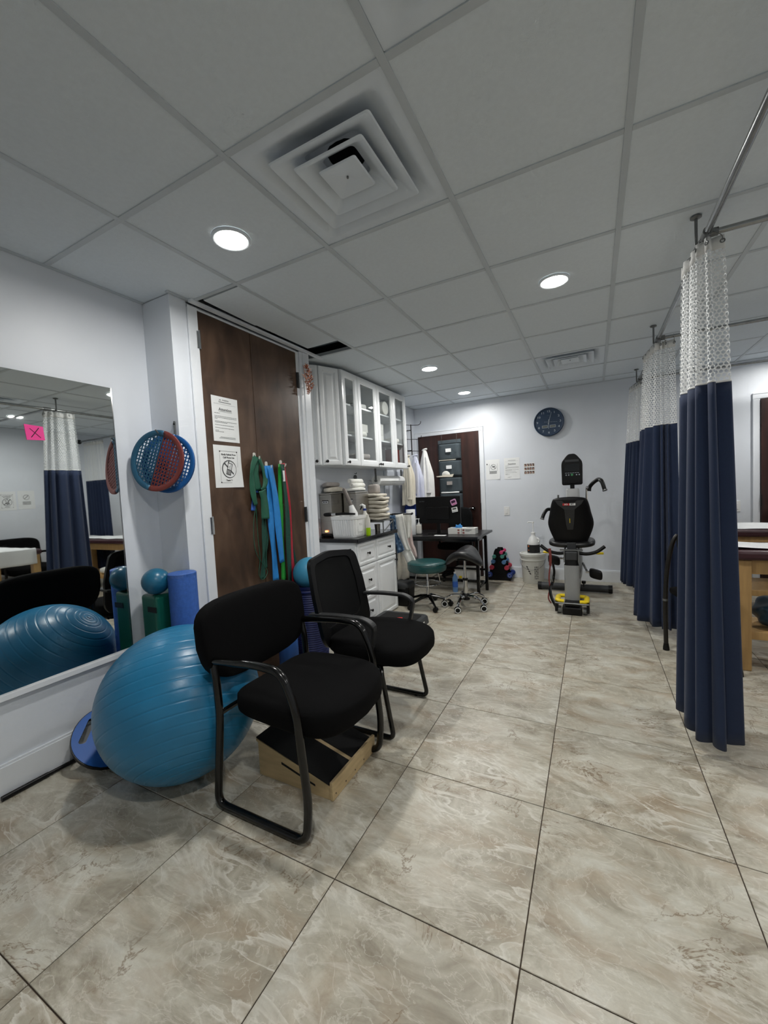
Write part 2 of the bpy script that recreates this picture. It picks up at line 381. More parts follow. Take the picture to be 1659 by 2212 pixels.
def thing(name, label, cat, loc=(0,0,0), rotz=0.0, group=None, kind=None):
    # an empty at the thing's base; meshes of parts are written in world metres and re-based on it
    o = bpy.data.objects.new(name, None); C.objects.link(o); o.empty_display_size = 0.05
    o.location = loc; o.rotation_euler = (0, 0, rotz); o['_o'] = tuple(loc)
    return tag(o, label, cat, group, kind)
def sub(parent_part):                                   # let a part carry sub-parts with the same base
    parent_part['_o'] = parent_part.parent['_o']; return parent_part
def one(name, mb, m, label, cat, loc, **k):             # a thing that is one mesh, origin at its base
    grp, kind = k.pop('group', None), k.pop('kind', None)
    mb.v = [tuple(Vector(p)-Vector(loc)) for p in mb.v]
    o = obj(name, mb, m, None, **k); o.location = loc
    return tag(o, label, cat, grp, kind)
def copy_tree(o, parent=None):
    c = o.copy(); C.objects.link(c)
    if parent is not None: c.parent = parent
    for ch in list(o.children): copy_tree(ch, c)
    return c
_fc = {}
def textmb(body, size, o, right, upv, depth=0.0004, bold=0.0, align='CENTER', sx=1.0):
    cu = bpy.data.curves.new('t', 'FONT'); cu.body = body; cu.size = size; cu.extrude = depth; cu.align_x = align; cu.align_y = 'CENTER'; cu.offset = bold; cu.resolution_u = 2
    ob = bpy.data.objects.new('t', cu); me = bpy.data.meshes.new_from_object(ob)
    right, upv = Vector(right).normalized(), Vector(upv).normalized(); nn = right.cross(upv); o = Vector(o)
    mb = MB(); mb.add([o+right*v.co.x*sx+upv*v.co.y+nn*v.co.z for v in me.vertices], [tuple(p.vertices) for p in me.polygons])
    bpy.data.objects.remove(ob); bpy.data.curves.remove(cu); bpy.data.meshes.remove(me)
    return mb
# ================================================================== THE ROOM
XL, XR, YB, YF = -2.33, 2.75, -1.75, 5.57
def struct(name, mb, m, label, cat, parent=None, **k):
    o = obj(name, mb, m, parent, **k)
    if parent is None: tag(o, label, cat, kind='structure')
    return o
struct('wall_left', MB().box(XL-.12, XL, YB-.12, YF+.12, -.05, HC+.35), wall_m, 'white painted left wall behind the mirror and cabinets', 'wall')
struct('wall_far', MB().box(XL, XR, YF, YF+.12, -.05, HC+.35), wall_m, 'white far wall carrying the round clock and notices', 'wall')
struct('wall_right', MB().box(XR, XR+.12, YB-.12, YF+.12, -.05, HC+.35), wall_m, 'white right wall beyond the curtained bays', 'wall')
struct('wall_back', MB().box(XL, XR, YB-.12, YB, -.05, HC+.35), wall_m, 'white wall behind the viewpoint', 'wall')
wc = struct('wall_closet', MB().box(XL+.001, -2.10, 1.522, 2.735, 0, HC-.001), wall_m, 'white projecting wall around the brown closet doors', 'wall')
struct('corner_post', MB().box(-2.0995, -2.085, 1.522, 1.628, 0, HC-.001), wall_m, '', '', wc)

# floor: every tile its own piece, laid on a grout bed
fl = struct('floor', MB().box(XL, XR, YB, YF, -.05, -.0035), grout_m, 'beige marble-look tiled floor with thin dark joints', 'floor')
TS, FX, FY, FR = 0.583, -1.3578, 0.4268, 0.0033
TG = 0.0032
tm = bpy.data.meshes.new('floor_tile')
_h = TS/2-TG/2; _c = .0012
_v = [(-_h,-_h,-.003),(_h,-_h,-.003),(_h,_h,-.003),(-_h,_h,-.003),(-_h,-_h,-_c),(_h,-_h,-_c),(_h,_h,-_c),(-_h,_h,-_c),
      (-_h+_c,-_h+_c,0),(_h-_c,-_h+_c,0),(_h-_c,_h-_c,0),(-_h+_c,_h-_c,0)]
_f = [(0,1,5,4),(1,2,6,5),(2,3,7,6),(3,0,4,7),(4,5,9,8),(5,6,10,9),(6,7,11,10),(7,4,8,11),(8,9,10,11)]
tm.from_pydata(_v, [], _f); tm.materials.append(floor_m); tm.update()
for i in range(-3, 8):
    for j in range(-5, 10):
        a, b = FX+TS*(i+.5), FY+TS*(j+.5)
        x, y = a*math.cos(FR)-b*math.sin(FR), a*math.sin(FR)+b*math.cos(FR)
        x0, x1, y0, y1 = max(x-_h, XL+.002), min(x+_h, XR-.002), max(y-_h, YB+.002), min(y+_h, YF-.002)
        if x1-x0 < .03 or y1-y0 < .03: continue
        full = (x1-x0 > 2*_h-.001 and y1-y0 > 2*_h-.001)
        if full:
            t = obj('floor_tile', None, None, fl, mesh=tm); t.location = (x, y, 0); t.rotation_euler = (0, 0, FR+(PI if (i*3+j*5) % 2 else 0))
        else:                                             # cut tile along a wall
            t = obj('floor_tile', MB().box(x0-x, x1-x, y0-y, y1-y, -.003, 0), floor_m, fl); t.location = (x, y, 0)

# ceiling: lay-in tiles on a tee grid
TX0, TY0, G = -1.0927, 1.0463, 0.6096
ce = struct('ceiling', MB().box(XL, XR, YB, YF, HC+.30, HC+.34), dark_m, 'white suspended tile ceiling with recessed lamps', 'ceiling')
tee_w = .0235
cols = [XL]+[TX0+G*i for i in range(-1, 7)]+[XR]
rows = [YB]+[TY0+G*j for j in range(-4, 8)]+[YF]
skip = {(0, 5), (0, 6)}                                  # slipped tiles over the closet doors are built below
DIFF = [(2, 5), (3, 4), (3, 10)] if False else []
def cell(ci, rj): return cols[ci], cols[ci+1], rows[rj], rows[rj+1]
def ci_of(i): return i+2                                  # tee index i -> column interval [T_i, T_i+1]
def rj_of(j): return j+5
diffs = [(0, 0), (1, -1), (1, 5), (3, 1)]
dcells = {(ci_of(i), rj_of(j)) for i, j in diffs}
ctm = bpy.data.meshes.new('ceiling_tile'); q = G/2-.006
mbx = MB().box(-q, q, -q, q, .0045, .016); ctm.from_pydata(mbx.v, [], mbx.f); ctm.materials.append(ceil_m); ctm.update()
for ci in range(len(cols)-1):
    for rj in range(len(rows)-1):
        x0, x1, y0, y1 = cell(ci, rj)
        if (ci, rj) in dcells or (ci == 0 and rj in (rj_of(1), rj_of(2))): continue
        if abs(x1-x0-G) < .002 and abs(y1-y0-G) < .002:
            t = obj('ceiling_tile', None, None, ce, mesh=ctm); t.location = ((x0+x1)/2, (y0+y1)/2, HC)
        else:
            t = obj('ceiling_tile', MB().box(-(x1-x0)/2+.004, (x1-x0)/2-.004, -(y1-y0)/2+.004, (y1-y0)/2-.004, .0045, .016), ceil_m, ce); t.location = ((x0+x1)/2, (y0+y1)/2, HC)
for x in cols[1:-1]:
    obj('main_tee', MB().box(x-tee_w/2, x+tee_w/2, YB, YF, HC, HC+.0045).box(x-.001, x+.001, YB, YF, HC+.0045, HC+.035), tee_m, ce, bevel=.0008)
for rj in range(1, len(rows)-1):
    for ci in range(len(cols)-1):
        if ci == 0 and rj == rj_of(2): continue           # this cross tee is missing over the closet doors
        x0, x1 = cols[ci]+tee_w/2+.0004, cols[ci+1]-tee_w/2-.0004; y = rows[rj]
        if ci == 0: x0 = XL+.02 if not (rj == rj_of(1)) else -2.068
        obj('cross_tee', MB().box(x0, x1, y-tee_w/2, y+tee_w/2, HC+.0005, HC+.0045).box(x0, x1, y-.001, y+.001, HC+.0045, HC+.03), tee_m, ce)
# wall angles
def angle(x0, x1, y0, y1): obj('wall_angle', MB().box(x0, x1, y0, y1, HC-.001, HC+.004), tee_m, ce)
angle(XL, XL+.022, YB, 1.52); angle(XL, XL+.022, 2.92, YF); angle(XL+.022, XR, YF-.022, YF); angle(XR-.022, XR, YB, YF-.022)
angle(-2.0845, -2.062, 1.50, 1.64)
obj('wall_angle', MB().box(-2.064, -2.036, 1.628, 2.905, HC-.014, HC+.002), trim_m, ce)
# two slipped tiles and the open hole above the closet doors
def slip(y0, y1, dz0, dz1, dx):
    m_ = MB(); x0, x1 = -2.006+dx, -1.716+dx*.4
    P = [(x0,y0,HC+dz0),(x1,y0,HC+dz0+.003),(x1,y1,HC+dz1+.003),(x0,y1,HC+dz1)]
    m_.add(P+[(p[0],p[1],p[2]+.014) for p in P], [(0,1,2,3),(4,7,6,5),(0,4,5,1),(1,5,6,2),(2,6,7,3),(3,7,4,0)])
    obj('slipped_tile', m_, ceil_m, ce)
slip(1.690, 2.094, .005, -.006, .0); slip(2.106, 2.676, .006, .009, -.010)
obj('duct', MB().box(-2.3, -1.2, 2.55, 3.2, HC+.12, HC+.27), duct_m, ce, bevel=.01)
obj('duct_strap', MB().box(-2.05, -1.70, 2.755, 2.775, HC+.045, HC+.06), duct_m, ce)

# baseboards
bl = MB().box(XL, XL+.014, YB, 1.52, 0, .135).box(XL, XL+.009, YB, 1.52, .135, .146)
struct('baseboard_left', bl, trim_m, 'white baseboard under the mirror wall', 'baseboard', bevel=.002)
bf = MB().box(-1.315, 1.475, YF-.014, YF, 0, .138).box(-1.315, 1.475, YF-.009, YF, .138, .148)
struct('baseboard_far', bf, trim_m, 'white baseboard along the clock wall', 'baseboard', bevel=.002)
struct('baseboard_right', MB().box(XR-.014, XR, YB, YF-.02, 0, .138), trim_m, 'white baseboard along the right wall', 'baseboard', bevel=.002)
struct('baseboard_back', MB().box(XL+.02, XR-.02, YB, YB+.014, 0, .138), trim_m, 'white baseboard on the wall behind the viewpoint', 'baseboard', bevel=.002)

# closet doors
d1 = thing('door_1', 'brown veneered double closet door with notices and hanging bands', 'door', (-2.09, 2.14, 0), kind='structure')
for a, b in ((1.694, 2.108), (2.112, 2.588)):
    obj('leaf', MB().box(-2.0995, -2.078, a, b, .012, 2.386), doorwood_m, d1, bevel=.0015)
for z in (2.213, 1.10, .25):
    obj('hinge', MB().box(-2.079, -2.068, 1.676, 1.70, z-.05, z+.05).cyl((-2.066,1.692,z-.055), (-2.066,1.692,z+.055), .006, 8), chrome_m, d1)
for z in (2.17, 1.10, .25):
    obj('hinge', MB().box(-2.078, -2.066, 2.583, 2.606, z-.06, z+.06).cyl((-2.064,2.594,z-.06), (-2.064,2.594,z+.06), .006, 8), darkgrey_m, d1)
t1 = thing('trim_1', 'white casing framing the closet doors', 'trim', (-2.08, 2.14, 0), kind='structure')
obj('jamb', MB().box(-2.0845, -2.072, 1.628, 1.692, 0, 2.40), trim_m, t1, bevel=.002)
obj('jamb', MB().box(-2.0995, -2.076, 2.590, 2.622, 0, 2.40), trim_m, t1, bevel=.002)
obj('jamb', MB().box(-2.0995, -2.064, 2.624, 2.735, 0, 2.405).box(-2.066, -2.058, 2.66, 2.735, 0, 2.405), trim_m, t1, bevel=.003)
obj('head', MB().box(-2.0995, -2.078, 1.628, 2.735, 2.388, 2.4), trim_m, t1)

# far doors
def far_door(n, x0, x1, label, knob_x, lever, cas):
    d = thing('door_%d' % n, label, 'door', ((x0+x1)/2, YF, 0), kind='structure')
    obj('leaf', MB().box(x0, x1, YF-.045, YF-.008, .01, 2.005), doordark_m, d, bevel=.002)
    h = sub(obj('handle', MB().lathe([(.0, 0), (.026, 0), (.026, .012), (.012, .016), (.012, .045), (0, .046)], (knob_x, YF-.095, .952), 18, 'y'), chrome_m, d, smooth=True))
    if lever: obj('lever', MB().tube(rnd([(knob_x, YF-.088, .952), (knob_x-.02, YF-.092, .952), (knob_x-.115, YF-.09, .945)], .01), .0105, 10), chrome_m, h, smooth=True)
    else: obj('knob', MB().sphere((knob_x, YF-.11, .952), .027, 18, 10), chrome_m, h, smooth=True)
    obj('latch_plate', MB().box(x1-.002 if lever else x0-.004, x1+.006 if lever else x0+.004, YF-.046, YF-.02, .90, 1.02), knob_m, d)
    return d
far_door(2, -2.27, -1.385, 'dark mahogany door behind the desk with a hanging organizer', -1.475, True, None)
far_door(3, 1.545, 2.43, 'dark mahogany door at the right of the far wall', 1.615, False, None)
def casing(n, x0, x1, label):
    c = thing('trim_%d' % n, label, 'trim', ((x0+x1)/2, YF, 0), kind='structure')
    for a, b in ((x0-.062, x0-.003), (x1+.003, x1+.062)):
        if a < XL: a = XL+.002
        obj('jamb', MB().box(a, b, YF-.022, YF, 0, 2.01).box(a, a+.012, YF-.028, YF-.022, 0, 2.01), trim_m, c, bevel=.002)
    obj('head', MB().box(max(x0-.062, XL+.002), x1+.062, YF-.022, YF, 2.012, 2.072).box(max(x0-.062, XL+.002), x1+.062, YF-.028, YF-.022, 2.06, 2.072), trim_m, c, bevel=.002)
casing(2, -2.27, -1.385, 'white casing around the door behind the desk')
casing(3, 1.545, 2.43, 'white casing around the mahogany door on the right')

# recessed lamps
LL = {0: 'round recessed lamp beside the square diffuser, nearest the closet doors', 1: 'round recessed lamp in the middle of the ceiling above the aisle', 2: 'round recessed lamp above the green stool, second in its row',
      3: 'round recessed lamp closest to the far wall above the desk', 4: 'round recessed lamp over the treatment bays, seen in the mirror',
      5: 'round recessed lamp above the viewpoint', 6: 'round recessed lamp over the nearest treatment table', 7: 'round recessed lamp over the farthest treatment table'}
for i, (x, y) in enumerate(LAMPS):
    t = thing('ceiling_light', LL[i], 'light', (x, y, HC), group='recessed ceiling lamps')
    obj('trim_ring', MB().lathe([(.071, .003), (.071, -.006), (.076, -.008), (.084, -.003), (.085, .003)], (x, y, HC), 32, cap=False), metalw_m, t, smooth=True)
    obj('lens', MB().lathe([(0, -.0035), (.070, -.0035), (.070, .001), (0, .001)], (x, y, HC), 32), lens_m, t)
    la = bpy.data.lights.new('lamp', 'AREA'); la.shape = 'DISK'; la.size = .12; la.energy = LAMP_W; la.color = (1.0, .985, .95); la.spread = 3.0
    lo = bpy.data.objects.new('lamp', la); C.objects.link(lo); lo.location = (0, 0, -.008); lo.parent = t

# air diffusers
def rsq(h, z, r, cx, cy, n=4): return [(cx+a, cy+b, z) for a, b in rrect(-h, h, -h, h, r, n)]
def frust(mb, rings):
    n = len(rings[0]); b = len(mb.v)
    for r in rings: mb.v += r
    for i in range(len(rings)-1):
        for k in range(n): mb.f.append((b+i*n+k, b+i*n+(k+1) % n, b+(i+1)*n+(k+1) % n, b+(i+1)*n+k))
    return mb
DL = ['large square ceiling diffuser with three nested cones, fully in view', 'square ceiling diffuser cut off by the top edge', 'small-looking square ceiling diffuser near the far wall', 'square ceiling diffuser over the right-hand bays']
for k, (i, j) in enumerate(diffs):
    cx, cy = TX0+G*(i+.5), TY0+G*(j+.5); z = HC
    t = thing('air_diffuser', DL[k], 'air vent', (cx, cy, z), group='square ceiling diffusers')
    hh = G/2-.012
    pan = frust(MB(), [rsq(hh, z+.0045, .004, cx, cy), rsq(.262, z+.0045, .03, cx, cy), rsq(.250, z+.009, .035, cx, cy), rsq(.225, z+.030, .04, cx, cy), rsq(.175, z+.058, .045, cx, cy), rsq(.12, z+.076, .05, cx, cy), rsq(.068, z+.088, .066, cx, cy)])
    obj('pan', pan, metalw_m, t, smooth=True, ang=60)
    obj('neck', MB().lathe([(.072, .087), (.072, .16), (0, .16)], (cx, cy, z), 28, cap=False), dark_m, t)
    for a, b_ in ((.205, .135), (.143, .088)):
        ring = frust(MB(), [rsq(b_-.02, z+.050, .02, cx, cy), rsq(b_+.008, z+.032, .02, cx, cy), rsq(a-.022, z+.004, .016, cx, cy), rsq(a-.004, z-.003, .014, cx, cy), rsq(a, z+.001, .014, cx, cy), rsq(a-.006, z+.006, .014, cx, cy), rsq(b_-.016, z+.053, .02, cx, cy)])
        obj('cone', ring, metalw_m, t, smooth=True, ang=50)
    cp = frust(MB(), [rsq(.072, z+.012, .01, cx, cy), rsq(.078, z+.006, .01, cx, cy), rsq(.074, z+.001, .01, cx, cy), rsq(.001, z+.013, .0004, cx, cy)])
    cpo = sub(obj('centre_plate', cp, metalw_m, t, smooth=True, ang=30))
    obj('screw', MB().lathe([(0, .006), (.004, .006), (.004, .013)], (cx, cy, z), 10), greymet_m, cpo)

# light switches
def switch(x, label):
    t = thing('light_switch', label, 'switch', (x, YF, .90))
    obj('plate', MB().prism(rrect(-.036, .036, -.058, .058, .006), (x, YF, .90), (1,0,0), (0,0,1), (0,-.006,0)), white_m, t, bevel=.002)
    obj('rocker', MB().box(x-.016, x+.016, YF-.011, YF-.005, .868, .932), white_m, t, bevel=.002)
switch(-1.044, 'white rocker light switch between the desk and the exercise bike'); switch(1.351, 'white rocker light switch beside the right-hand door')
# ================================================================== LEFT SIDE
# wall mirror
t = thing('wall_mirror', 'large frameless wall mirror above a thin white ledge', 'mirror', (XL, .35, .43))
obj('glass', MB().prism([(XL+.002, -.62), (XL+.034, -.62), (XL+.0105, 1.303), (XL+.002, 1.303)], (0, 0, .452), (1,0,0), (0,1,0), (0,0,1.44)), mirror_m, t)
obj('edge_strip', MB().box(XL+.0108, XL+.012, 1.2985, 1.3035, .45, 1.895), chrome_m, t)
obj('ledge', MB().box(XL+.001, XL+.030, -.62, 1.31, .425, .4515), trim_m, t, bevel=.002)
# pink note
t = thing('sticky_note', 'pink note with a handwritten X stuck on the mirror', 'note', (XL+.0155, .94, 1.58))
obj('paper', MB().prism([(-.038, .036), (.034, .031), (.038, -.033), (-.032, -.036)], (XL+.0158, .94, 1.614), (0,1,0), (0,0,1), (.0012,0,0)), pink_m, t)
obj('ink_mark', MB().tube([(XL+.0176, .922, 1.632), (XL+.0176, .962, 1.592)], .0011, 6).tube([(XL+.0176, .957, 1.637), (XL+.0176, .926, 1.591)], .0016, 6), darkink_m, t)

# round web paddles on the corner post
def paddle(name, label, cx, cy, cz, ang, R, halves, tilt):
    t = thing(name, label, 'exercise web', (cx, cy, cz-R))
    tx = Vector((math.cos(ang), math.sin(ang), 0)); nz = Vector((math.sin(ang), -math.cos(ang), 0)); tz = (Vector((0,0,1))*math.cos(tilt)-nz*math.sin(tilt)); nz = tx.cross(tz); c = Vector((cx, cy, cz))
    split = math.radians(72)
    for hi, (m, a0) in enumerate(zip(halves, (split, split+PI))):
        mb = MB(); n = 26; prof = [(R, .004), (R, -.006), (R-.012, -.008), (R-.026, -.002), (R-.026, .003)]
        G = []
        for k in range(n+1):
            a = a0+PI*k/n; d = tx*math.cos(a)+tz*math.sin(a); G.append([c+d*r+nz*-h for r, h in prof])
        rim = obj('rim', mb.sheet(G), m, t, smooth=True, solid=.003)
        web = MB(); dv = tx*math.cos(split)+tz*math.sin(split); sv = tx*math.cos(a0+PI/2)+tz*math.sin(a0+PI/2); p = .0195; w = .0034
        Ri = R-.022
        for q in range(0, 9):                               # strands parallel to the split
            s = q*p+.002
            if s < Ri:
                l = math.sqrt(Ri*Ri-s*s); web.obox(c+sv*s, dv*l, sv*w, nz*.0016)
        for q in range(-8, 9):
            s = q*p
            if abs(s) < Ri:
                l = math.sqrt(Ri*Ri-s*s); web.obox(c+dv*s+sv*l/2, sv*l/2, dv*w, nz*.0016)
        obj('web', web, m, t)
    return t
paddle('exercise_web', 'front hand-exercise web, half slate blue and half brick red', -2.125, 1.405, 1.487, .26, .168, (tealw_m, redw_m), .10)
paddle('exercise_web', 'blue hand-exercise web hanging behind the two-coloured one', -2.118, 1.464, 1.474, .30, .165, (bluew_m, bluew_m), .08)
t = thing('wall_hook', 'grey metal strap hook above the exercise webs', 'hook', (-2.117, 1.5215, 1.62))
obj('strap', MB().prism(rrect(-.008, .008, -.05, .045, .0075), (-2.117, 1.5215, 1.672), (1,0,0), (0,0,1), (0,-.004,0)), greymet_m, t)
obj('peg', MB().tube(rnd([(-2.117, 1.518, 1.64), (-2.115, 1.42, 1.635), (-2.113, 1.40, 1.655)], .01), .004, 8), greymet_m, t)
obj('screw', MB().lathe([(0, -.006), (.004, -.005), (.004, 0)], (-2.117, 1.5175, 1.70), 10, 'y'), knob_m, t)

# big exercise ball: moulded ridges run round a tilted axis
t = thing('exercise_ball', 'large blue ridged exercise ball beside the black chair', 'ball', (-1.724, 1.168, 0))
R = .343; ax = Vector((-.55, .38, .74)).normalized(); e1 = ax.orthogonal().normalized(); e2 = ax.cross(e1); c = Vector((-1.724, 1.168, .3365))
mb = MB(); n, m_ = 56, 420; v = []; f = []
ridg = [math.radians(a) for a in (5, 9, 13)]+[math.radians(20+7.4*k) for k in range(20)]+[math.radians(167), math.radians(172)]
for i in range(m_+1):
    ph = PI*i/m_; bump = sum(math.exp(-((ph-a)/.0075)**2) for a in ridg)
    rr = R*(1-.0048*bump)
    for k in range(n):
        th = 2*PI*k/n; p = (ax*math.cos(ph)+(e1*math.cos(th)+e2*math.sin(th))*math.sin(ph))*rr
        z = p.z*.982
        v.append(c+Vector((p.x*1.006, p.y*1.006, z)))
for i in range(m_):
    for k in range(n): f.append((i*n+k, i*n+(k+1) % n, (i+1)*n+(k+1) % n, (i+1)*n+k))
mb.add(v, f); b_ = obj('ball_skin', mb, ball_m, t, smooth=True, ang=180)
obj('plug', MB().lathe([(0, .004), (.012, .003), (.013, -.004)], (0,0,0), 16).move(Matrix.Translation(c+Vector((ax.x*1.006, ax.y*1.006, ax.z*.982))*R) @ ax.to_track_quat('Z', 'Y').to_matrix().to_4x4()), ball_m, t, smooth=True)

# balance board leaning on the baseboard
t = thing('balance_board', 'round blue balance board with a hand slot leaning on the baseboard', 'balance board', (-2.06, 1.02, 0))
Rb = .172; bc = Vector((-2.165, 1.082, .108)); nrm = Vector((.56, -.08, .82)).normalized(); bx = Vector((0,1,0)); bx = (bx-nrm*bx.dot(nrm)).normalized(); by = nrm.cross(bx)
bx, by = bx*math.cos(.8)+by*math.sin(.8), by*math.cos(.8)-bx*math.sin(.8)
def onb(a, b, h): return bc+bx*a+by*b+nrm*h
N = 48; slot = [(p.x, p.y) for p in rnd([(-.062, .098, 0), (.062, .098, 0), (.068, .128, 0), (-.068, .128, 0)], .016, 6, True)]
# top face with a real slot: outer ring joined to slot ring by angle
def ringface(mb, h, Ro, flip):
    so = [(a*1.0, b_*1.0) for a, b_ in slot]; M = len(so); cxs = (0, .113)
    angs = [math.atan2(b_-cxs[1], a-cxs[0]) for a, b_ in so]
    outer = []
    for an in angs:
        d = (math.cos(an), math.sin(an)); bq = d[0]*cxs[0]+d[1]*cxs[1]; cq = cxs[1]**2-Ro*Ro; tt = -bq+math.sqrt(bq*bq-cq); outer.append((cxs[0]+d[0]*tt, cxs[1]+d[1]*tt))
    rings = []
    for s in range(0, 6):
        w = s/5; rings.append([onb(a*(1-w)+A*w, b_*(1-w)+B*w, h) for (a, b_), (A, B) in zip(so, outer)])
    base = len(mb.v)
    for r_ in rings: mb.v += [tuple(p) for p in r_]
    for s in range(5):
        for k in range(M):
            l = (k+1) % M; q = (base+s*M+k, base+s*M+l, base+(s+1)*M+l, base+(s+1)*M+k); mb.f.append(q[::-1] if flip else q)
    return base, M
slot2 = []
for i in range(len(slot)):                                # densify so the outer circle is round
    a, b_ = slot[i], slot[(i+1) % len(slot)]; ln = math.hypot(a[0]-b_[0], a[1]-b_[1]); k = max(1, int(ln/.008))
    for s in range(k): slot2.append((a[0]+(b_[0]-a[0])*s/k, a[1]+(b_[1]-a[1])*s/k))
slot = slot2
mb = MB(); b0, M = ringface(mb, .012, Rb-.004, False)
obj('top_sheet', mb, disc_m, t, solid=.002)
mb = MB(); b0, M = ringface(mb, .0105, Rb, False); b1, M = ringface(mb, -.006, Rb, True)
for k in range(M):
    l = (k+1) % M
    mb.f.append((b0+5*M+k, b0+5*M+l, b1+5*M+l, b1+5*M+k)); mb.f.append((b0+k, b1+k, b1+l, b0+l))
obj('board', mb, black_m, t)
obj('base_dome', MB().lathe([(.085, -.006), (.08, -.03), (.06, -.05), (0, -.058)], (0,0,0), 28).move(Matrix.Translation(bc+by*-.0) @ nrm.to_track_quat('Z', 'Y').to_matrix().to_4x4()), black_m, t, smooth=True)

one('exercise_bar', MB().tube([(-2.298, .69, .0115), (-2.297, .86, .0115)], .0112, 12).tube([(-2.297, .86, .0115), (-2.293, 1.02, .0115)], .0092, 12), black_m, 'thin black rod lying along the foot of the baseboard', 'rod', (-2.298, .86, 0), smooth=True)

# green block, small ball, foam roller
t = thing('foam_block', 'green vinyl foam block standing in the corner by the mirror', 'foam block', (-2.19, 1.42, 0))
obj('cover', MB().box(-2.268, -2.128, 1.335, 1.50, .002, .748), green_m, t, bevel=.018, seg=3)
obj('strap', MB().box(-2.205, -2.128, 1.3325, 1.3345, .655, .685), black_m, t)
one('small_ball', MB().sphere((-2.172, 1.372, .748+.0725), .0735, 28, 16, .985), ball2_m, 'small teal ball sitting on the green block', 'ball', (-2.172, 1.372, .748), smooth=True)
t = thing('foam_roller', 'tall periwinkle foam roller in clear wrap standing by the corner post', 'foam roller', (-2.050, 1.447, 0))
obj('core', MB().lathe([(0, .0), (.070, .0), (.074, .004), (.074, .858), (.070, .862), (0, .862)], (-2.050, 1.447, 0), 32), roller_m, t, smooth=True)
mb = MB(); rnd_ = random.Random(3); G = []
for i in range(5):
    G.append([(-2.050+(.0745+(0 if i < 2 else -.012*i+rnd_.uniform(-.006, .006)))*math.cos(a*2*PI/24), 1.447+(.0745+(0 if i < 2 else -.012*i+rnd_.uniform(-.006, .006)))*math.sin(a*2*PI/24), [.842, .861, .866, .868, .872][i]+rnd_.uniform(0, .008)*(i > 1)) for a in range(25)])
obj('wrap_end', mb.sheet(G), glass_m, t)

# ------------------------------------------------------------------ chairs
def chair_one():
    t = thing('sled_chair', 'black sled-base armchair with padded backrest, nearest the viewpoint', 'chair', (-1.15, 1.34, 0))
    fr = [(-1.372,.62),(-1.345,.55),(-1.343,.39),(-1.385,.06)]
    for y in (1.065, 1.615):
        path = rnd([(-1.405, y, .745), (-1.392, y, .70), (-1.350, y, .565), (-1.343, y, .40), (-1.392, y, .0165), (-.935, y, .0165), (-.918, y, .165), (-.948, y, .50), (-1.005, y, .632), (-1.14, y, .637), (-1.366, y, .617)], .055, 7)
        k = obj('side_frame', MB().tube(path, .0155, 12), blackmet_m, t, smooth=True)
        arm = [p for p in path if p.z > .50 and p.x > -1.30]
    for y0, y1 in ((1.08, 1.60),):
        obj('cross_bar', MB().cyl((-1.345, y0-.012, .405), (-1.345, y1+.012, .405), .011, 10), blackmet_m, t, smooth=True)
        obj('cross_bar', MB().cyl((-.949, y0-.012, .40), (-.949, y1+.012, .40), .011, 10), blackmet_m, t, smooth=True)
    # seat: waterfall pad bulging forward
    def sf(x, y, z):
        fx = x/.255
        if x > 0: x = x*(1.0+.22*(1-(y/.265)**2))
        z = z*(1.0+.15*fx) - .022*max(0, fx)**2 + .012*(y/.265)**2*(1 if z > 0 else 0)
        return (x, y*(1-.05*max(0, -fx)), z)
    obj('seat', MB().superell((-1.105, 1.34, .430), .240, .256, .055, .45, .42, 44, 16, sf), fab_m, t, smooth=True, ang=180)
    # backrest pad, slightly wrapped and leaning back
    def bf(x, y, z):
        return (x+.012*(y/.28)**2-.12*z*.9, y*(1-.10*max(0, -z/.17)**2), z-.018*(y/.28)**2*(-1 if z < 0 else .4))
    obj('backrest', MB().superell((-1.405, 1.34, .672), .040, .308, .172, .42, .30, 44, 16, bf), fab_m, t, smooth=True, ang=180)
    return t
ch1 = chair_one()

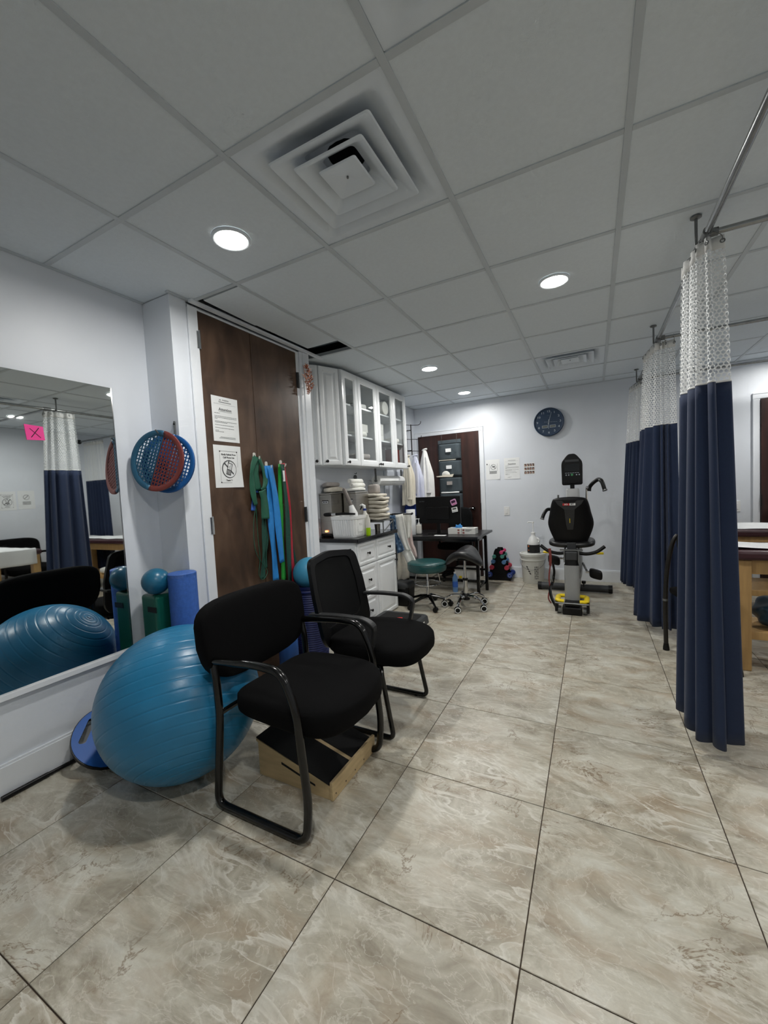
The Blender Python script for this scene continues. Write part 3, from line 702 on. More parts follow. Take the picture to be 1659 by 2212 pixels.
def chair_two():
    t = thing('mesh_chair', 'black mesh-back sled armchair standing beside the cabinet drawers', 'chair', (-1.15, 1.97, 0))
    # back frame outline in (y, z), leaning back with height
    def bk(y, z, d=0.0): return (-1.335-.16*((z-.40)/.5)**1.2*1.0 if z > .40 else -1.335, y, z)
    def bp(y, z, off=0):
        x = -1.325-.20*max(0, z-.42)+.03*((y-1.965)/.24)**2+off
        return (x, y, z)
    out = [(1.74, .893), (1.965, .915), (2.19, .893), (2.215, .70), (2.205, .50), (2.17, .415), (1.76, .415), (1.725, .50), (1.715, .70)]
    out = [(1.735, .893), (1.965, .918), (2.198, .893), (2.222, .70), (2.215, .47), (2.175, .410), (1.755, .410), (1.715, .47), (1.708, .70)]
    oc = [(p.x, p.y) for p in rnd([(a, b, 0) for a, b in out], .05, 5, True)]
    inn = [((a-1.965)*.78+1.955, (b-.67)*.74+.70) for a, b in oc]
    mb = MB(); n = len(oc)
    A = [bp(a, b, .010) for a, b in oc]+[bp(a, b, .012) for a, b in inn]+[bp(a, b, -.014) for a, b in oc]+[bp(a, b, -.012) for a, b in inn]
    F = []
    for k in range(n):
        l = (k+1) % n; F += [(k, l, n+l, n+k), (2*n+l, 2*n+k, 3*n+k, 3*n+l), (l, k, 2*n+k, 2*n+l), (n+k, n+l, 3*n+l, 3*n+k)]
    obj('back_frame', mb.add(A, F), black_m, t, smooth=True, ang=50)
    G = []
    for i in range(13):
        row = []
        for j in range(13):
            y = 1.965+(j-6)/6*.215; zc = .67+(i-6)/6*.215; row.append(bp(y, zc+.012, .002))
        G.append(row)
    obj('back_mesh', MB().sheet(G), meshfab_m, t, smooth=True, solid=.004, ang=180)
    obj('back_post', MB().tube(rnd([bp(1.965, .60, -.018), bp(1.965, .45, -.025), (-1.315, 1.965, .37), (-1.20, 1.965, .365)], .05), .022, 10, flat=.5), black_m, t, smooth=True)
    def sf(x, y, z):
        fx = x/.25
        if x > 0: x = x*(1+.16*(1-(y/.25)**2))
        return (x, y*(1-.10*max(0, -fx)), z*(1+.1*fx)-.025*max(0, fx)**2)
    obj('seat', MB().superell((-1.09, 1.965, .432), .250, .252, .052, .45, .45, 44, 16, sf), fab_m, t, smooth=True, ang=180)
    obj('seat_shell', MB().superell((-1.11, 1.965, .378), .215, .215, .028, .5, .5, 32, 10), black_m, t, smooth=True, ang=180)
    for y in (1.735, 2.195):
        s = -1 if y < 1.9 else 1
        obj('sled_leg', MB().tube(rnd([(-1.26, y-s*.03, .372), (-.985, y-s*.03, .362), (-.985+.012, y-s*.01, .33), (-.915, y, .0135), (-1.36, y, .0135), (-1.36, 1.965, .0135)], .035, 6), .0125, 10), blackmet_m, t, smooth=True)
        obj('foot_pad', MB().cyl((-.99, y, .0), (-.99, y, .012), .012, 10), black_m, t)
        arm = rnd([(-1.385, y+s*.012, .605), (-1.20, y+s*.016, .617), (-1.045, y+s*.016, .615), (-.985, y+s*.014, .585), (-1.01, y+s*.010, .46), (-1.05, y-s*.02, .388)], .04, 6)
        mb = MB(); m = len(arm); v = []
        for i, p in enumerate(arm):
            tq = (arm[min(m-1, i+1)]-arm[max(0, i-1)]).normalized(); nq = Vector((0, 1, 0)); bq = tq.cross(nq).normalized(); hw = .021 if i < m*.62 else .017
            for a, b in ((-1,-1),(1,-1),(1,1),(-1,1)): v.append(p+nq*hw*a+bq*.0095*b)
        f = [(3,2,1,0), tuple((m-1)*4+k for k in range(4))]
        for i in range(m-1):
            for k in range(4): f.append((i*4+k, i*4+(k+1) % 4, (i+1)*4+(k+1) % 4, (i+1)*4+k))
        obj('armrest', mb.add(v, f), darkblk_m, t, bevel=.005)
    return t
darkblk_m = mat('satin_black_plastic', (34, 35, 36), 0.5, var=0.1)
ch2 = chair_two()
# a copy of the first chair against the right wall (seen in the mirror)
c2 = copy_tree(ch1); c2.location = (2.36, 2.70, 0); c2.rotation_euler = (0, 0, PI); c2['label'] = 'black padded armchair against the right wall, seen in the mirror'

# incline board under the front chair
t = thing('incline_board', 'plywood calf-stretch wedge with two black grip strips under the front chair', 'incline board', (-1.18, 1.455, 0))
for y in (1.280, 1.618):
    obj('side_panel', MB().prism([(-1.375, 0), (-.985, 0), (-.985, .046), (-1.375, .150)], (0, y, 0), (1,0,0), (0,0,1), (0, .013, 0)), ply_m, t, bevel=.001)
obj('deck', MB().prism([(-1.385, .153), (-.984, .046), (-.984, .057), (-1.385, .165)], (0, 1.279, 0), (1,0,0), (0,0,1), (0, .354, 0)), ply_m, t, bevel=.001)
def dz(x): return .165+(x+1.385)/.401*(.057-.165)
for a, b in ((1.283, 1.446), (1.468, 1.630)):
    obj('grip_strip', MB().prism([(-1.388, dz(-1.388)+.0003), (-.99, dz(-.99)+.0003), (-.99, dz(-.99)+.0035), (-1.388, dz(-1.388)+.0035)], (0, a, 0), (1,0,0), (0,0,1), (0, b-a, 0)), grip_m, t)
lip = sub(obj('toe_lip', MB().box(-.9835, -.970, 1.277, 1.635, .001, .078), ply_m, t, bevel=.0015))
for k in range(5): obj('screw_hole', MB().lathe([(0, .0), (.0035, .0), (.0035, -.001)], (-.9695, 1.30+.076*k, .022), 8, 'x'), knob_m, lip)
for x in (-1.16,):
    obj('adjust_slot', MB().prism([(-1.24, .094), (-1.06, .046), (-1.06, .038), (-1.24, .084)], (0, 1.2785, 0), (1,0,0), (0,0,1), (0, .0012, 0)), grip_m, t)

# things standing between the closet doors and the chairs
t = thing('ribbed_bin', 'navy blue ribbed round bin behind the mesh chair', 'bin', (-1.94, 2.425, 0))
pr = [(0, 0), (.112, 0)]
for k in range(34): z = .008+k*.0165; pr += [(.112+.022*z/.58, z), (.117+.022*z/.58, z+.008)]
pr += [(.140, .572), (.143, .580), (.136, .580), (.128, .52), (.10, .04), (0, .04)]
obj('body', MB().lathe(pr, (-1.94, 2.425, 0), 36), navy_m, t, smooth=True, ang=25)
obj('band', MB().lathe([(.1375, .535), (.1425, .537), (.1425, .542), (.1375, .544)], (-1.94, 2.425, 0), 36, cap=False), navy_m, t)
one('ball', MB().sphere((-1.94, 2.425, .660), .122, 32, 18), ball3_m, 'pale teal ball resting in the ribbed navy bin', 'ball', (-1.94, 2.425, .54), smooth=True)
t = thing('foam_mat_roll', 'blue rolled foam mat standing behind the front chair', 'mat', (-1.93, 2.13, 0))
mb = MB(); sp = []
for k in range(64):
    a = k*.33; r = .022+.0023*a; sp.append((-1.93+r*math.cos(a), 2.13+r*math.sin(a)))
mb.sheet([[(x, y, 0.001) for x, y in sp], [(x, y, .40) for x, y in sp]])
obj('roll', mb, blueroll_m, t, smooth=True, solid=.009, ang=60)

# notices on the closet doors
def notice_att(name, label, o, right, upv, w, h, skew=None, full=True, curl=None):
    o, right, upv = Vector(o), Vector(right).normalized(), Vector(upv).normalized(); nn = right.cross(upv)
    t = thing(name, label, 'notice', tuple(o))
    G = []
    for i in range(9):
        row = []
        for j in range(7):
            a, b = -w/2+w*j/6, -h/2+h*i/8; d = .0012+(curl(j/6, i/8) if curl else 0); row.append(o+right*a+upv*b+nn*d)
        G.append(row)
    obj('sheet', MB().sheet(G), paper_m, t, solid=.0006)
    return t, o+nn*.0022, right, upv
def bar(mb, o, r, u, x0, x1, y, th): mb.obox(o+r*(x0+x1)/2+u*y, r*(x1-x0)/2, u*th/2, r.cross(u)*.0001)
def attention(t, o, r, u, w, h, head):
    if head:
        obj('print_letterhead', textmb('SHARMA', .013, o+u*h*.425+r*.006, r, u, .0001), ink_m, t)
        obj('print_letterhead', MB().tube([o+r*-.042+u*h*.44, o+r*-.030+u*h*.41], .0008, 5).tube([o+r*-.030+u*h*.44, o+r*-.046+u*h*.40], .0008, 5), ink_m, t)
    mb = MB(); bar(mb, o, r, u, -.048, .05, h*.378, .0035); bar(mb, o, r, u, -w*.42, w*.42, h*.335, .0008)
    obj('print_rule', mb, ink_m, t)
    obj('print_heading', textmb('Attention', .026, o+u*h*.215, r, u, .0001, .0004), ink_m, t)
    mb = MB(); bar(mb, o, r, u, -.053, .053, h*.168, .0012)
    rg = random.Random(2)
    for y, l in ((.125, .2), (.06, .80), (.03, .86), (.0, .1), (-.055, .84), (-.08, .4), (-.135, .66), (-.20, .72), (-.26, .12), (-.285, .26)):
        x = -w*.42
        while x < -w*.42+w*l:
            k = rg.uniform(.006, .016); bar(mb, o, r, u, x, min(x+k, w*.43), h*y, .0024); x += k+.0022
    bar(mb, o, r, u, -.05, .068, -h*.40, .002); bar(mb, o, r, u, -.06, .07, -h*.425, .002)
    obj('print_text', mb, ink_m, t)
def nophone(t, o, r, u, s=1.0, words=True):
    n = r.cross(u)
    mb = MB()
    for x in (-.070, .070): mb.obox(o+r*x*s-u*.005*s, r*.0005, u*.100*s, n*.0001)
    for y in (.095, -.105): mb.obox(o+u*y*s, r*.070*s, u*.0007, n*.0001)
    for x in (-.068, .068):
        for y in (.093, -.103): mb.obox(o+r*x*s+u*y*s, r*.004*s, u*.004*s, n*.0001)
    obj('print_border', mb, darkink_m, t)
    if words:
        obj('print_words', textmb('Kindly Refrain From', .0142*s, o+u*.074*s, r, u, .0001, .0005), darkink_m, t)
        obj('print_words', textmb('Cell Phone Use', .0142*s, o+u*.055*s, r, u, .0001, .0005), darkink_m, t)
        obj('print_words', textmb('Thank You', .0142*s, o-u*.090*s, r, u, .0001, .0005), darkink_m, t)
    c = o-u*.018*s; R = .056*s
    obj('print_ring', MB().tube([c+(r*math.cos(a*PI/18)+u*math.sin(a*PI/18))*R for a in range(36)], .0042*s, 6, True, flat=.2), ink_m, t)
    d = (r*-.707+u*.707)
    px_, py_ = (r*.94-u*.34*-1*.25).normalized(), None
    py_ = (u*.96+r*.27).normalized(); px_ = (r*.96-u*.27).normalized()
    obj('print_bar', MB().obox(c+d*R*.62, d*R*.36, d.cross(n)*.0045*s, n*.0001).obox(c-d*R*.66, d*R*.32, d.cross(n)*.0045*s, n*.0001), ink_m, t)
    ph = MB()
    for sx in (-1, 1): ph.obox(c+px_*sx*.0165*s, px_*.0018*s, py_*.038*s, n*.0002)
    for q in (-.037, .037, -.004): ph.obox(c+py_*q*s, px_*.0178*s, py_*.002*s, n*.0002)
    ph.obox(c+px_*-.014*s+py_*.045*s, px_*.003*s, py_*.008*s, n*.0002)
    for i in range(4):
        for j in range(3): ph.obox(c+px_*(j-1)*.0095*s+py_*(-.010-.0072*i)*s, px_*.0036*s, py_*.0024*s, n*.0002)
    for a, b in ((.006, .024), (-.002, .014), (.004, .008)): ph.obox(c+px_*a*s+py_*b*s, (px_*.006+py_*.003)*s, py_*.0012*s, n*.0002)
    obj('print_phone', ph, darkink_m, t)
t, o, r, u = notice_att('paper_notice', 'upper white Attention notice on the brown closet door', (-2.0775, 1.853, 1.7625), (0,1,.0), (0,0,1), .205, .282, curl=lambda a, b: .006*max(0, a-.8)*b)
attention(t, o, r, u, .205, .282, True)
t, o, r, u = notice_att('paper_notice', 'lower no-cell-phone notice with a curled corner on the brown closet door', (-2.0775, 1.848, 1.464), (0,1,.0), (0,0,1), .216, .268, curl=lambda a, b: .016*max(0, a-.6)*max(0, .55-b)*3)
nophone(t, o+r*.006+u*.002, r, u)

# adhesive hooks and bands
for k, (y, z) in enumerate(((2.076, 1.545), (2.186, 1.488), (2.338, 1.504))):
    t = thing('adhesive_hook', ['grey stick-on hook holding the green bands, leftmost on the closet door', 'grey stick-on hook holding the sky-blue bands, middle of three', 'grey stick-on hook holding the red band, rightmost of three'][k], 'hook', (-2.0775, y, z), group='stick-on hooks on the closet door')
    obj('plate', MB().prism(rrect(-.013, .013, -.045, .022, .0125), (-2.0775, y, z), (0,1,0), (0,0,1), (.004, 0, 0)), cream_m, t, bevel=.001)
    obj('arm', MB().tube(rnd([(-2.075, y, z-.022), (-2.05, y, z-.03), (-2.032, y, z-.026), (-2.026, y, z-.008)], .01), .005, 8), cream_m, t, smooth=True)
def ribbon(path, w, x, wob=0.0, seed=0, n=6, taper=None):
    P = cr([(0, a, b) for a, b in path], n); m = len(P); G = []; rg = random.Random(seed)
    ph = rg.uniform(0, 6)
    for i, p in enumerate(P):
        tq = (P[min(m-1, i+1)]-P[max(0, i-1)]).normalized(); nq = Vector((0, tq.z, -tq.y)); ww = w*(taper(i/(m-1)) if taper else 1)
        if nq.y < 0: nq = -nq
        row = []
        for j in range(5):
            s = (j-2)/2
            row.append((x+wob*math.sin(ph+i*.45+s*1.6)+wob*.8*math.cos(s*3+ph), p.y+nq.y*ww/2*s, p.z+nq.z*ww/2*s))
        G.append(row)
    return MB().sheet(G)
BD = [
 ('resistance_band', 'forest green flat band looped and knotted on the leftmost hook', [('loop', [(2.057,1.534),(2.019,1.472),(2.001,1.386),(2.005,1.28),(2.024,1.207)], .042, -2.034), ('loop', [(2.073,1.535),(2.114,1.46),(2.13,1.376),(2.107,1.317),(2.089,1.302)], .040, -2.036), ('loop', [(2.063,1.532),(2.050,1.425),(2.068,1.308)], .062, -2.044), ('tail', [(2.085,1.305),(2.099,1.228),(2.097,1.104)], .070, -2.030)], bgreen_m),
 ('resistance_band', 'long green band hanging under the knotted one', [('strip', [(2.100,1.25),(2.1,1.088),(2.092,.929),(2.074,.807),(2.053,.691)], .040, -2.052), ('strip', [(2.118,1.20),(2.122,1.05),(2.128,.95),(2.11,.86),(2.10,.76)], .018, -2.055)], dkgreen_m),
 ('resistance_band', 'short royal blue band tucked behind the green loops', [('strip', [(2.056,1.50),(2.034,1.281),(2.020,1.168)], .034, -2.060), ('strip', [(2.060,1.50),(2.075,1.40),(2.068,1.29)], .028, -2.062)], bdblue_m),
 ('resistance_band', 'wide sky-blue band, the longest on the middle hook', [('strip', [(2.158,1.477),(2.166,1.275),(2.162,1.072),(2.171,.866),(2.174,.652)], .056, -2.042)], bblue_m),
 ('resistance_band', 'sky-blue band with a slanted end in front on the middle hook', [('strip', [(2.176,1.478),(2.212,1.273),(2.226,1.014),(2.240,.773)], .060, -2.034)], bblue_m),
 ('resistance_band', 'short green band beside the sky-blue ones on the middle hook', [('strip', [(2.196,1.474),(2.218,1.366),(2.206,1.299)], .044, -2.052)], bgreen_m),
 ('resistance_tube', 'bright green tubing band left of the red band', [('strip', [(2.290,1.494),(2.275,1.219),(2.266,.957),(2.250,.626)], .034, -2.046), ('strip', [(2.30,1.20),(2.288,.957),(2.280,.64)], .024, -2.052)], blgreen_m),
 ('stretch_strap', 'bottle green stitched strap with a white tag on the rightmost hook', [('strap', [(2.305,1.492),(2.328,1.163),(2.317,.843),(2.311,.526)], .046, -2.034)], dkgreen_m),
 ('resistance_band', 'red band reaching down toward the floor', [('strip', [(2.330,1.500),(2.366,1.268),(2.364,.999),(2.371,.725),(2.378,.448),(2.384,.201)], .046, -2.050)], bred_m),
 ('resistance_band', 'narrow dark green band at the right behind the red one', [('strip', [(2.334,1.47),(2.375,1.16),(2.395,1.023),(2.396,.858),(2.423,.704)], .014, -2.058)], dkgreen_m),
]
for k, (nm, lab, strips, m) in enumerate(BD):
    y, z = strips[0][1][0]; zmin = min(q[1] for st in strips for q in st[1])
    if len(strips) == 1:
        st = strips[0]; o = one(nm, ribbon(st[1], st[2], st[3], .004, k), m, lab, 'resistance band', (st[3], y, zmin), group='bands on the closet door hooks', solid=.0016, smooth=True, ang=180)
        if nm == 'stretch_strap':
            o['_o'] = (st[3], y, zmin)
            obj('tag', MB().box(-2.0285, -2.0275, 2.300, 2.322, 1.365, 1.445), paper_m, o)
            for zz in (1.16, .95, .73, .56): obj('stitching', MB().box(-2.0300, -2.0285, 2.302 + (1.1-zz)*0.0, 2.334, zz, zz+.002), bgreen_m, o)
    else:
        t = thing(nm, lab, 'resistance band', (-2.05, y, zmin), group='bands on the closet door hooks')
        for q, st in enumerate(strips): obj(st[0], ribbon(st[1], st[2], st[3], .004, k*7+q), m, t, solid=.0016, smooth=True, ang=180)
cord = cr([(-2.045, a, b) for a, b in [(2.034,1.206),(2.0,1.088),(1.993,.943),(2.018,.852),(2.078,.771),(2.098,.727),(2.049,.687),(2.017,.734),(2.036,.838),(2.03,.987),(2.031,1.182)]], 6)
one('cord_loop', MB().tube(cord, .0022, 6), bgreen_m, 'thin green cord loop dangling from the leftmost hook', 'cord', (-2.045, 2.05, .687), smooth=True)

# copper ornament on the right casing
t = thing('leaf_ornament', 'copper wire leaf ornament hung on the casing beside the wall cabinet', 'ornament', (-2.045, 2.665, 2.06))
rg = random.Random(11)
obj('stem', MB().tube([(-2.05, 2.645, 2.30), (-2.045, 2.66, 2.20), (-2.04, 2.67, 2.075)], .0025, 6), copper_m, t)
lf = MB()
lf.add([(0,0,0), (.006,.004,.014), (0,.0,.034), (-.006,.004,.014)], [(0,1,2,3)])
lm = bpy.data.meshes.new('leaf'); lm.from_pydata(lf.v, [], lf.f); lm.materials.append(copper_m)
for k in range(110):
    s = k/110; z = 2.285-.215*s; a = rg.uniform(0, 2*PI); rr = (.012+.028*math.sin(PI*min(1, s*1.02)))*rg.uniform(.35, 1)
    o = obj('leaf', None, None, t, mesh=lm); o.location = (-2.045+.02+abs(rr*math.cos(a))*.6+2.045-.0, 2.655+.02*s+rr*math.sin(a)-2.665, z-2.06)
    o.rotation_euler = (rg.uniform(-1.2, 1.2), rg.uniform(-1.2, 1.2), a)
# ================================================================== CABINETS
def loops(mb, o, a, b, n, w, h, prof, close=True):
    o, a, b, n = Vector(o), Vector(a).normalized(), Vector(b).normalized(), Vector(n).normalized(); st = len(mb.v)
    for ins, ht in prof:
        for sx, sy in ((-1,-1),(1,-1),(1,1),(-1,1)): mb.v.append(tuple(o+a*sx*(w/2-ins)+b*sy*(h/2-ins)+n*ht))
    m = len(prof)
    for i in range(m-1):
        for k in range(4): l = (k+1) % 4; mb.f.append((st+i*4+k, st+i*4+l, st+(i+1)*4+l, st+(i+1)*4+k))
    if close: mb.f.append(tuple(st+(m-1)*4+k for k in range(4)))
    return mb
RAISED = [(0,0), (0,.014), (.003,.018), (.018,.020), (.036,.019), (.042,.012), (.050,.010), (.054,.010), (.072,.019), (.078,.0195)]
RAISED_S = [(0,0), (0,.014), (.003,.018), (.014,.020), (.028,.019), (.033,.012), (.040,.010), (.042,.010), (.052,.018), (.056,.0185)]
FRAME = [(0,0), (0,.014), (.003,.018), (.020,.020), (.050,.019), (.058,.012), (.066,.012), (.066,.0), (0,0)]
def knob(parent, o, n):
    n = Vector(n).normalized(); M = Matrix.Translation(Vector(o)) @ n.to_track_quat('Z', 'Y').to_matrix().to_4x4()
    return obj('knob', MB().lathe([(.008, 0), (.008, .003), (.0045, .006), (.0045, .014), (.010, .018), (.0135, .023), (.012, .028), (0, .030)], (0,0,0), 16).move(M), knob_m, parent, smooth=True, ang=40)

bc_ = thing('base_cabinet', 'white base cabinet with raised-panel drawers and one door under the black worktop', 'cabinet', (-2.1, 3.42, 0))
obj('body', MB().box(-2.325, -1.892, 3.035, 3.812, .0, .8085), cab_m, bc_, bevel=.002)
obj('side_panel', MB().box(-2.325, -1.892, 3.028, 3.0345, .0, .8085), cab_m, bc_)
XF = -1.8918
def front(name, y0, y1, z0, z1, prof, kn):
    p = sub(obj(name, loops(MB(), (XF, (y0+y1)/2, (z0+z1)/2), (0,1,0), (0,0,1), (1,0,0), y1-y0, z1-z0, prof), cab_m, bc_, bevel=.0012))
    for q in kn: knob(p, (XF+.0195, q[0], q[1]), (1,0,0))
front('drawer', 3.042, 3.383, .588, .795, RAISED_S, [(3.212, .69)]); front('drawer', 3.390, 3.806, .588, .795, RAISED_S, [(3.63, .69)])
front('drawer', 3.042, 3.383, .300, .580, RAISED, [(3.212, .44)]); front('drawer', 3.042, 3.383, .012, .292, RAISED, [(3.212, .15)])
front('door', 3.390, 3.806, .012, .580, RAISED, [(3.775, .53)])
one('worktop', MB().box(-2.328, -1.846, 3.002, 3.818, .809, .845), granite_m, 'polished black worktop on the base cabinet', 'worktop', (-2.1, 3.42, .809), bevel=.004)

# glazed wall cabinets
ZB, ZT, XC = 1.512, 2.393, -2.05
def glass_cab(y0, y1, doors, label, kn):
    t = thing('wall_cabinet', label, 'cabinet', (-2.19, (y0+y1)/2, ZB))
    obj('back', MB().box(XL+.001, XL+.008, y0, y1, ZB, ZT), cab_m, t)
    for a in (y0, y1-.016): obj('side', MB().box(XL+.009, XC, a, a+.016, ZB, ZT), cab_m, t)
    for z in (ZB, ZT-.016): obj('board', MB().box(XL+.009, XC, y0+.0162, y1-.0162, z, z+.016), cab_m, t)
    for z in (1.80, 2.09): obj('shelf', MB().box(XL+.009, XC-.02, y0+.0165, y1-.0165, z, z+.016), cab_m, t)
    for k, (a, b) in enumerate(doors):
        d = sub(obj('door', loops(MB(), (XC+.001, (a+b)/2, (ZB+ZT)/2), (0,1,0), (0,0,1), (1,0,0), b-a, ZT-ZB-.004, FRAME, False), cab_m, t))
        obj('pane', MB().box(XC+.004, XC+.008, a+.065, b-.065, ZB+.066, ZT-.066), glass_m, d)
        knob(d, (XC+.0205, kn[k], ZB+.03), (1,0,0))
    return t
glass_cab(3.166, 3.846, ((3.172, 3.448), (3.452, 3.843)), 'white glazed wall cabinet next to the solid angled one', (3.205, 3.825))
glass_cab(3.8465, 4.592, ((3.848, 4.242), (4.246, 4.589)), 'white glazed wall cabinet at the far end of the run', (3.870, 4.568))
# angled end cabinet with two solid doors
t = thing('corner_wall_cabinet', 'white angled wall cabinet with two solid raised-panel doors beside the closet casing', 'cabinet', (-2.2, 3.0, ZB))
pl = [(XL+.001, 2.745), (-2.322, 2.755), (-2.150, 2.965), (-2.066, 3.164), (XL+.001, 3.164)]
obj('body', MB().prism(pl, (0,0,ZB), (1,0,0), (0,1,0), (0,0,ZT-ZB)), cab_m, t)
for (a, b), kside in ((((-2.318, 2.752), (-2.150, 2.963)), .6), (((-2.150, 2.967), (-2.066, 3.160)), -.72)):
    A, B = Vector((a[0], a[1], 0)), Vector((b[0], b[1], 0)); d = (B-A); w = d.length-.006; d.normalize(); n = d.cross(Vector((0,0,1))); mid = (A+B)/2+Vector((0,0,(ZB+ZT)/2))+n*.001
    p = sub(obj('door', loops(MB(), mid, d, (0,0,1), n, w, ZT-ZB-.006, RAISED, True), cab_m, t, bevel=.001))
    knob(p, mid+d*w*.5*kside-Vector((0,0,(ZT-ZB)/2-.035))+n*.0195, n)

# things inside the glazed cabinets
def soft(c, rx, ry, rz, seed, e=.5, amp=.006):
    rg = random.Random(seed); ph = [rg.uniform(0, 6) for _ in range(6)]
    def fn(x, y, z):
        w = math.sin(x*40+ph[0])*math.cos(y*31+ph[1])+math.sin((x+y)*23+ph[2])
        return (x+amp*.8*math.sin(y*28+ph[3]), y+amp*.8*math.sin(x*26+ph[4]), z+amp*w*.6)
    return MB().superell(c, rx, ry, rz, .45, e, 32, 10, fn)
def linen(c, rx, ry, rz, m, label, seed, name='folded_towel', group=None):
    return one(name, soft(c, rx, ry, rz, seed), m, label, 'towel', (c[0], c[1], c[2]-rz), smooth=True, ang=180, group=group)
linen((-2.17, 3.62, 1.560), .10, .13, .030, towel_m, 'lower folded grey-cream linen on the bottom cabinet shelf behind glass', 31)
linen((-2.17, 3.63, 1.622), .10, .12, .030, greytowel_m, 'grey folded linen on top of the pile in the bottom of the glazed cabinet', 32)
linen((-2.17, 3.60, 1.845), .10, .12, .026, towelw_m, 'white folded linen on the middle shelf behind glass', 33)
linen((-2.18, 3.64, 2.135), .09, .10, .028, coat_m, 'white cloth on the top shelf behind glass', 34)
one('carton', MB().box(-2.30, -2.10, 3.53, 3.74, 1.873, 1.955), card_m, 'white carton lying on the linen on the middle shelf', 'box', (-2.2, 3.63, 1.873), bevel=.002)
one('carton', MB().box(-2.28, -2.12, 3.50, 3.62, 2.164, 2.235), card_m, 'small white carton on the top shelf of the glazed cabinet', 'box', (-2.2, 3.56, 2.164), bevel=.002)
one('bandage_roll', MB().lathe([(.018, -.11), (.07, -.11), (.075, -.105), (.075, .105), (.07, .11), (.018, .11)], (-2.17, 4.10, 2.106+.0755), 28, 'x'), towelw_m, 'fat white roll on the top shelf of the far glazed cabinet', 'roll', (-2.17, 4.10, 2.106), smooth=True)
for k in range(3): one('carton', MB().box(-2.27, -2.10, 3.95, 4.10, 1.8165+k*.062, 1.8160+(k+1)*.062), card_m, ['lowest', 'middle', 'topmost'][k]+' of three white cartons stacked behind glass', 'box', (-2.18, 4.03, 1.8165+k*.062), bevel=.002, group='cartons behind glass')
one('bottle_case', MB().box(-2.25, -2.12, 3.92, 4.04, 1.529, 1.72), water_m, 'clear plastic case on the bottom shelf behind glass', 'box', (-2.18, 3.98, 1.529), bevel=.01)
one('carton', MB().box(-2.26, -2.14, 4.08, 4.20, 1.529, 1.74), greymet_m, 'grey box on the bottom shelf of the far glazed cabinet', 'box', (-2.2, 4.14, 1.529), bevel=.004)
one('carton', MB().box(-2.26, -2.10, 4.33, 4.50, 1.529, 1.745), redw_m, 'dark red box on the bottom shelf at the far end', 'box', (-2.2, 4.41, 1.529), bevel=.004)
linen((-2.18, 4.42, 1.85), .09, .10, .032, towelw_m, 'white folded cloth behind the last glass door', 36)
linen((-2.18, 3.33, 1.558), .08, .09, .028, towelw_m, 'white cloth at the bottom behind the first glass door', 37)

# ------------------------------------------------------------------ on the worktop
ZW = .8452
def heater(x0, x1, y0, y1, label):
    t = thing('hot_pack_heater', label, 'heating unit', ((x0+x1)/2, (y0+y1)/2, ZW))
    obj('tank', MB().prism([(x0, 1.245), (x1, 1.245), (x1, 1.02), (x1-.008, .905), (x1-.008, .875), (x0+.008, .875), (x0, .905)], (0, y0, 0), (1,0,0), (0,0,1), (0, y1-y0, 0)), steel_m, t, bevel=.004)
    obj('lid', MB().box(x0-.003, x1+.003, y0-.005, y1+.003, 1.246, 1.262), steel_m, t, bevel=.004)
    obj('base', MB().box(x0+.006, x1-.006, y0-.012, y1, .852, .874), black_m, t, bevel=.003)
    for x in (x0+.02, x1-.02):
        for y in (y0+.02, y1-.02): obj('foot', MB().cyl((x, y, ZW), (x, y, .852), .008, 8), black_m, t)
    p = sub(obj('label_plate', MB().box((x0+x1)/2-.036, (x0+x1)/2+.036, y0-.0022, y0-.0002, 1.165, 1.195), darkink_m, t))
    obj('label_paper', MB().box((x0+x1)/2-.033, (x0+x1)/2+.033, y0-.003, y0-.0023, 1.167, 1.186), paper_m, p)
    obj('label_print', MB().box((x0+x1)/2-.026, (x0+x1)/2-.004, y0-.0034, y0-.0031, 1.172, 1.181).box((x0+x1)/2+.001, (x0+x1)/2+.026, y0-.0034, y0-.0031, 1.172, 1.181), ink_m, p)
    return t
h1 = heater(-2.322, -2.190, 3.125, 3.47, 'stainless hot-pack heater closest to the closet casing')
lamp_m = mat('pilot_lamp', (255, 150, 90), 0.4, emis=4.0)
obj('pilot_lamp', MB().box(-2.268, -2.246, 3.110, 3.1245, .892, .908), lamp_m, h1)
h2 = heater(-2.180, -2.035, 3.32, 3.56, 'stainless hot-pack heater behind the ribbed tub')
linen((-2.262, 3.28, 1.291), .052, .13, .026, towel_m, 'crumpled cream towel on the left heater lid', 41)
linen((-2.268, 3.26, 1.342), .046, .11, .022, greytowel_m, 'taupe towel heaped on the cream one over the left heater', 42)
linen((-2.112, 3.45, 1.284), .066, .13, .019, towelw_m, 'white towel spread on the right heater lid', 43)
for k, (x, z) in enumerate(((-2.085, 1.327), (-2.105, 1.368))):
    mb = MB(); sp = []
    for q in range(60): a = q*.32; r = .006+.0009*a; sp.append((r*math.cos(a), r*math.sin(a)))
    mb.sheet([[(x+a, 3.33, z+b) for a, b in sp], [(x+a, 3.56, z+b) for a, b in sp]])
    one('rolled_towel', mb, towelw_m, ['lower rolled white towel over the right heater', 'upper rolled white towel over the right heater'][k], 'towel', (x, 3.45, z-.023), solid=.005, smooth=True, ang=60)
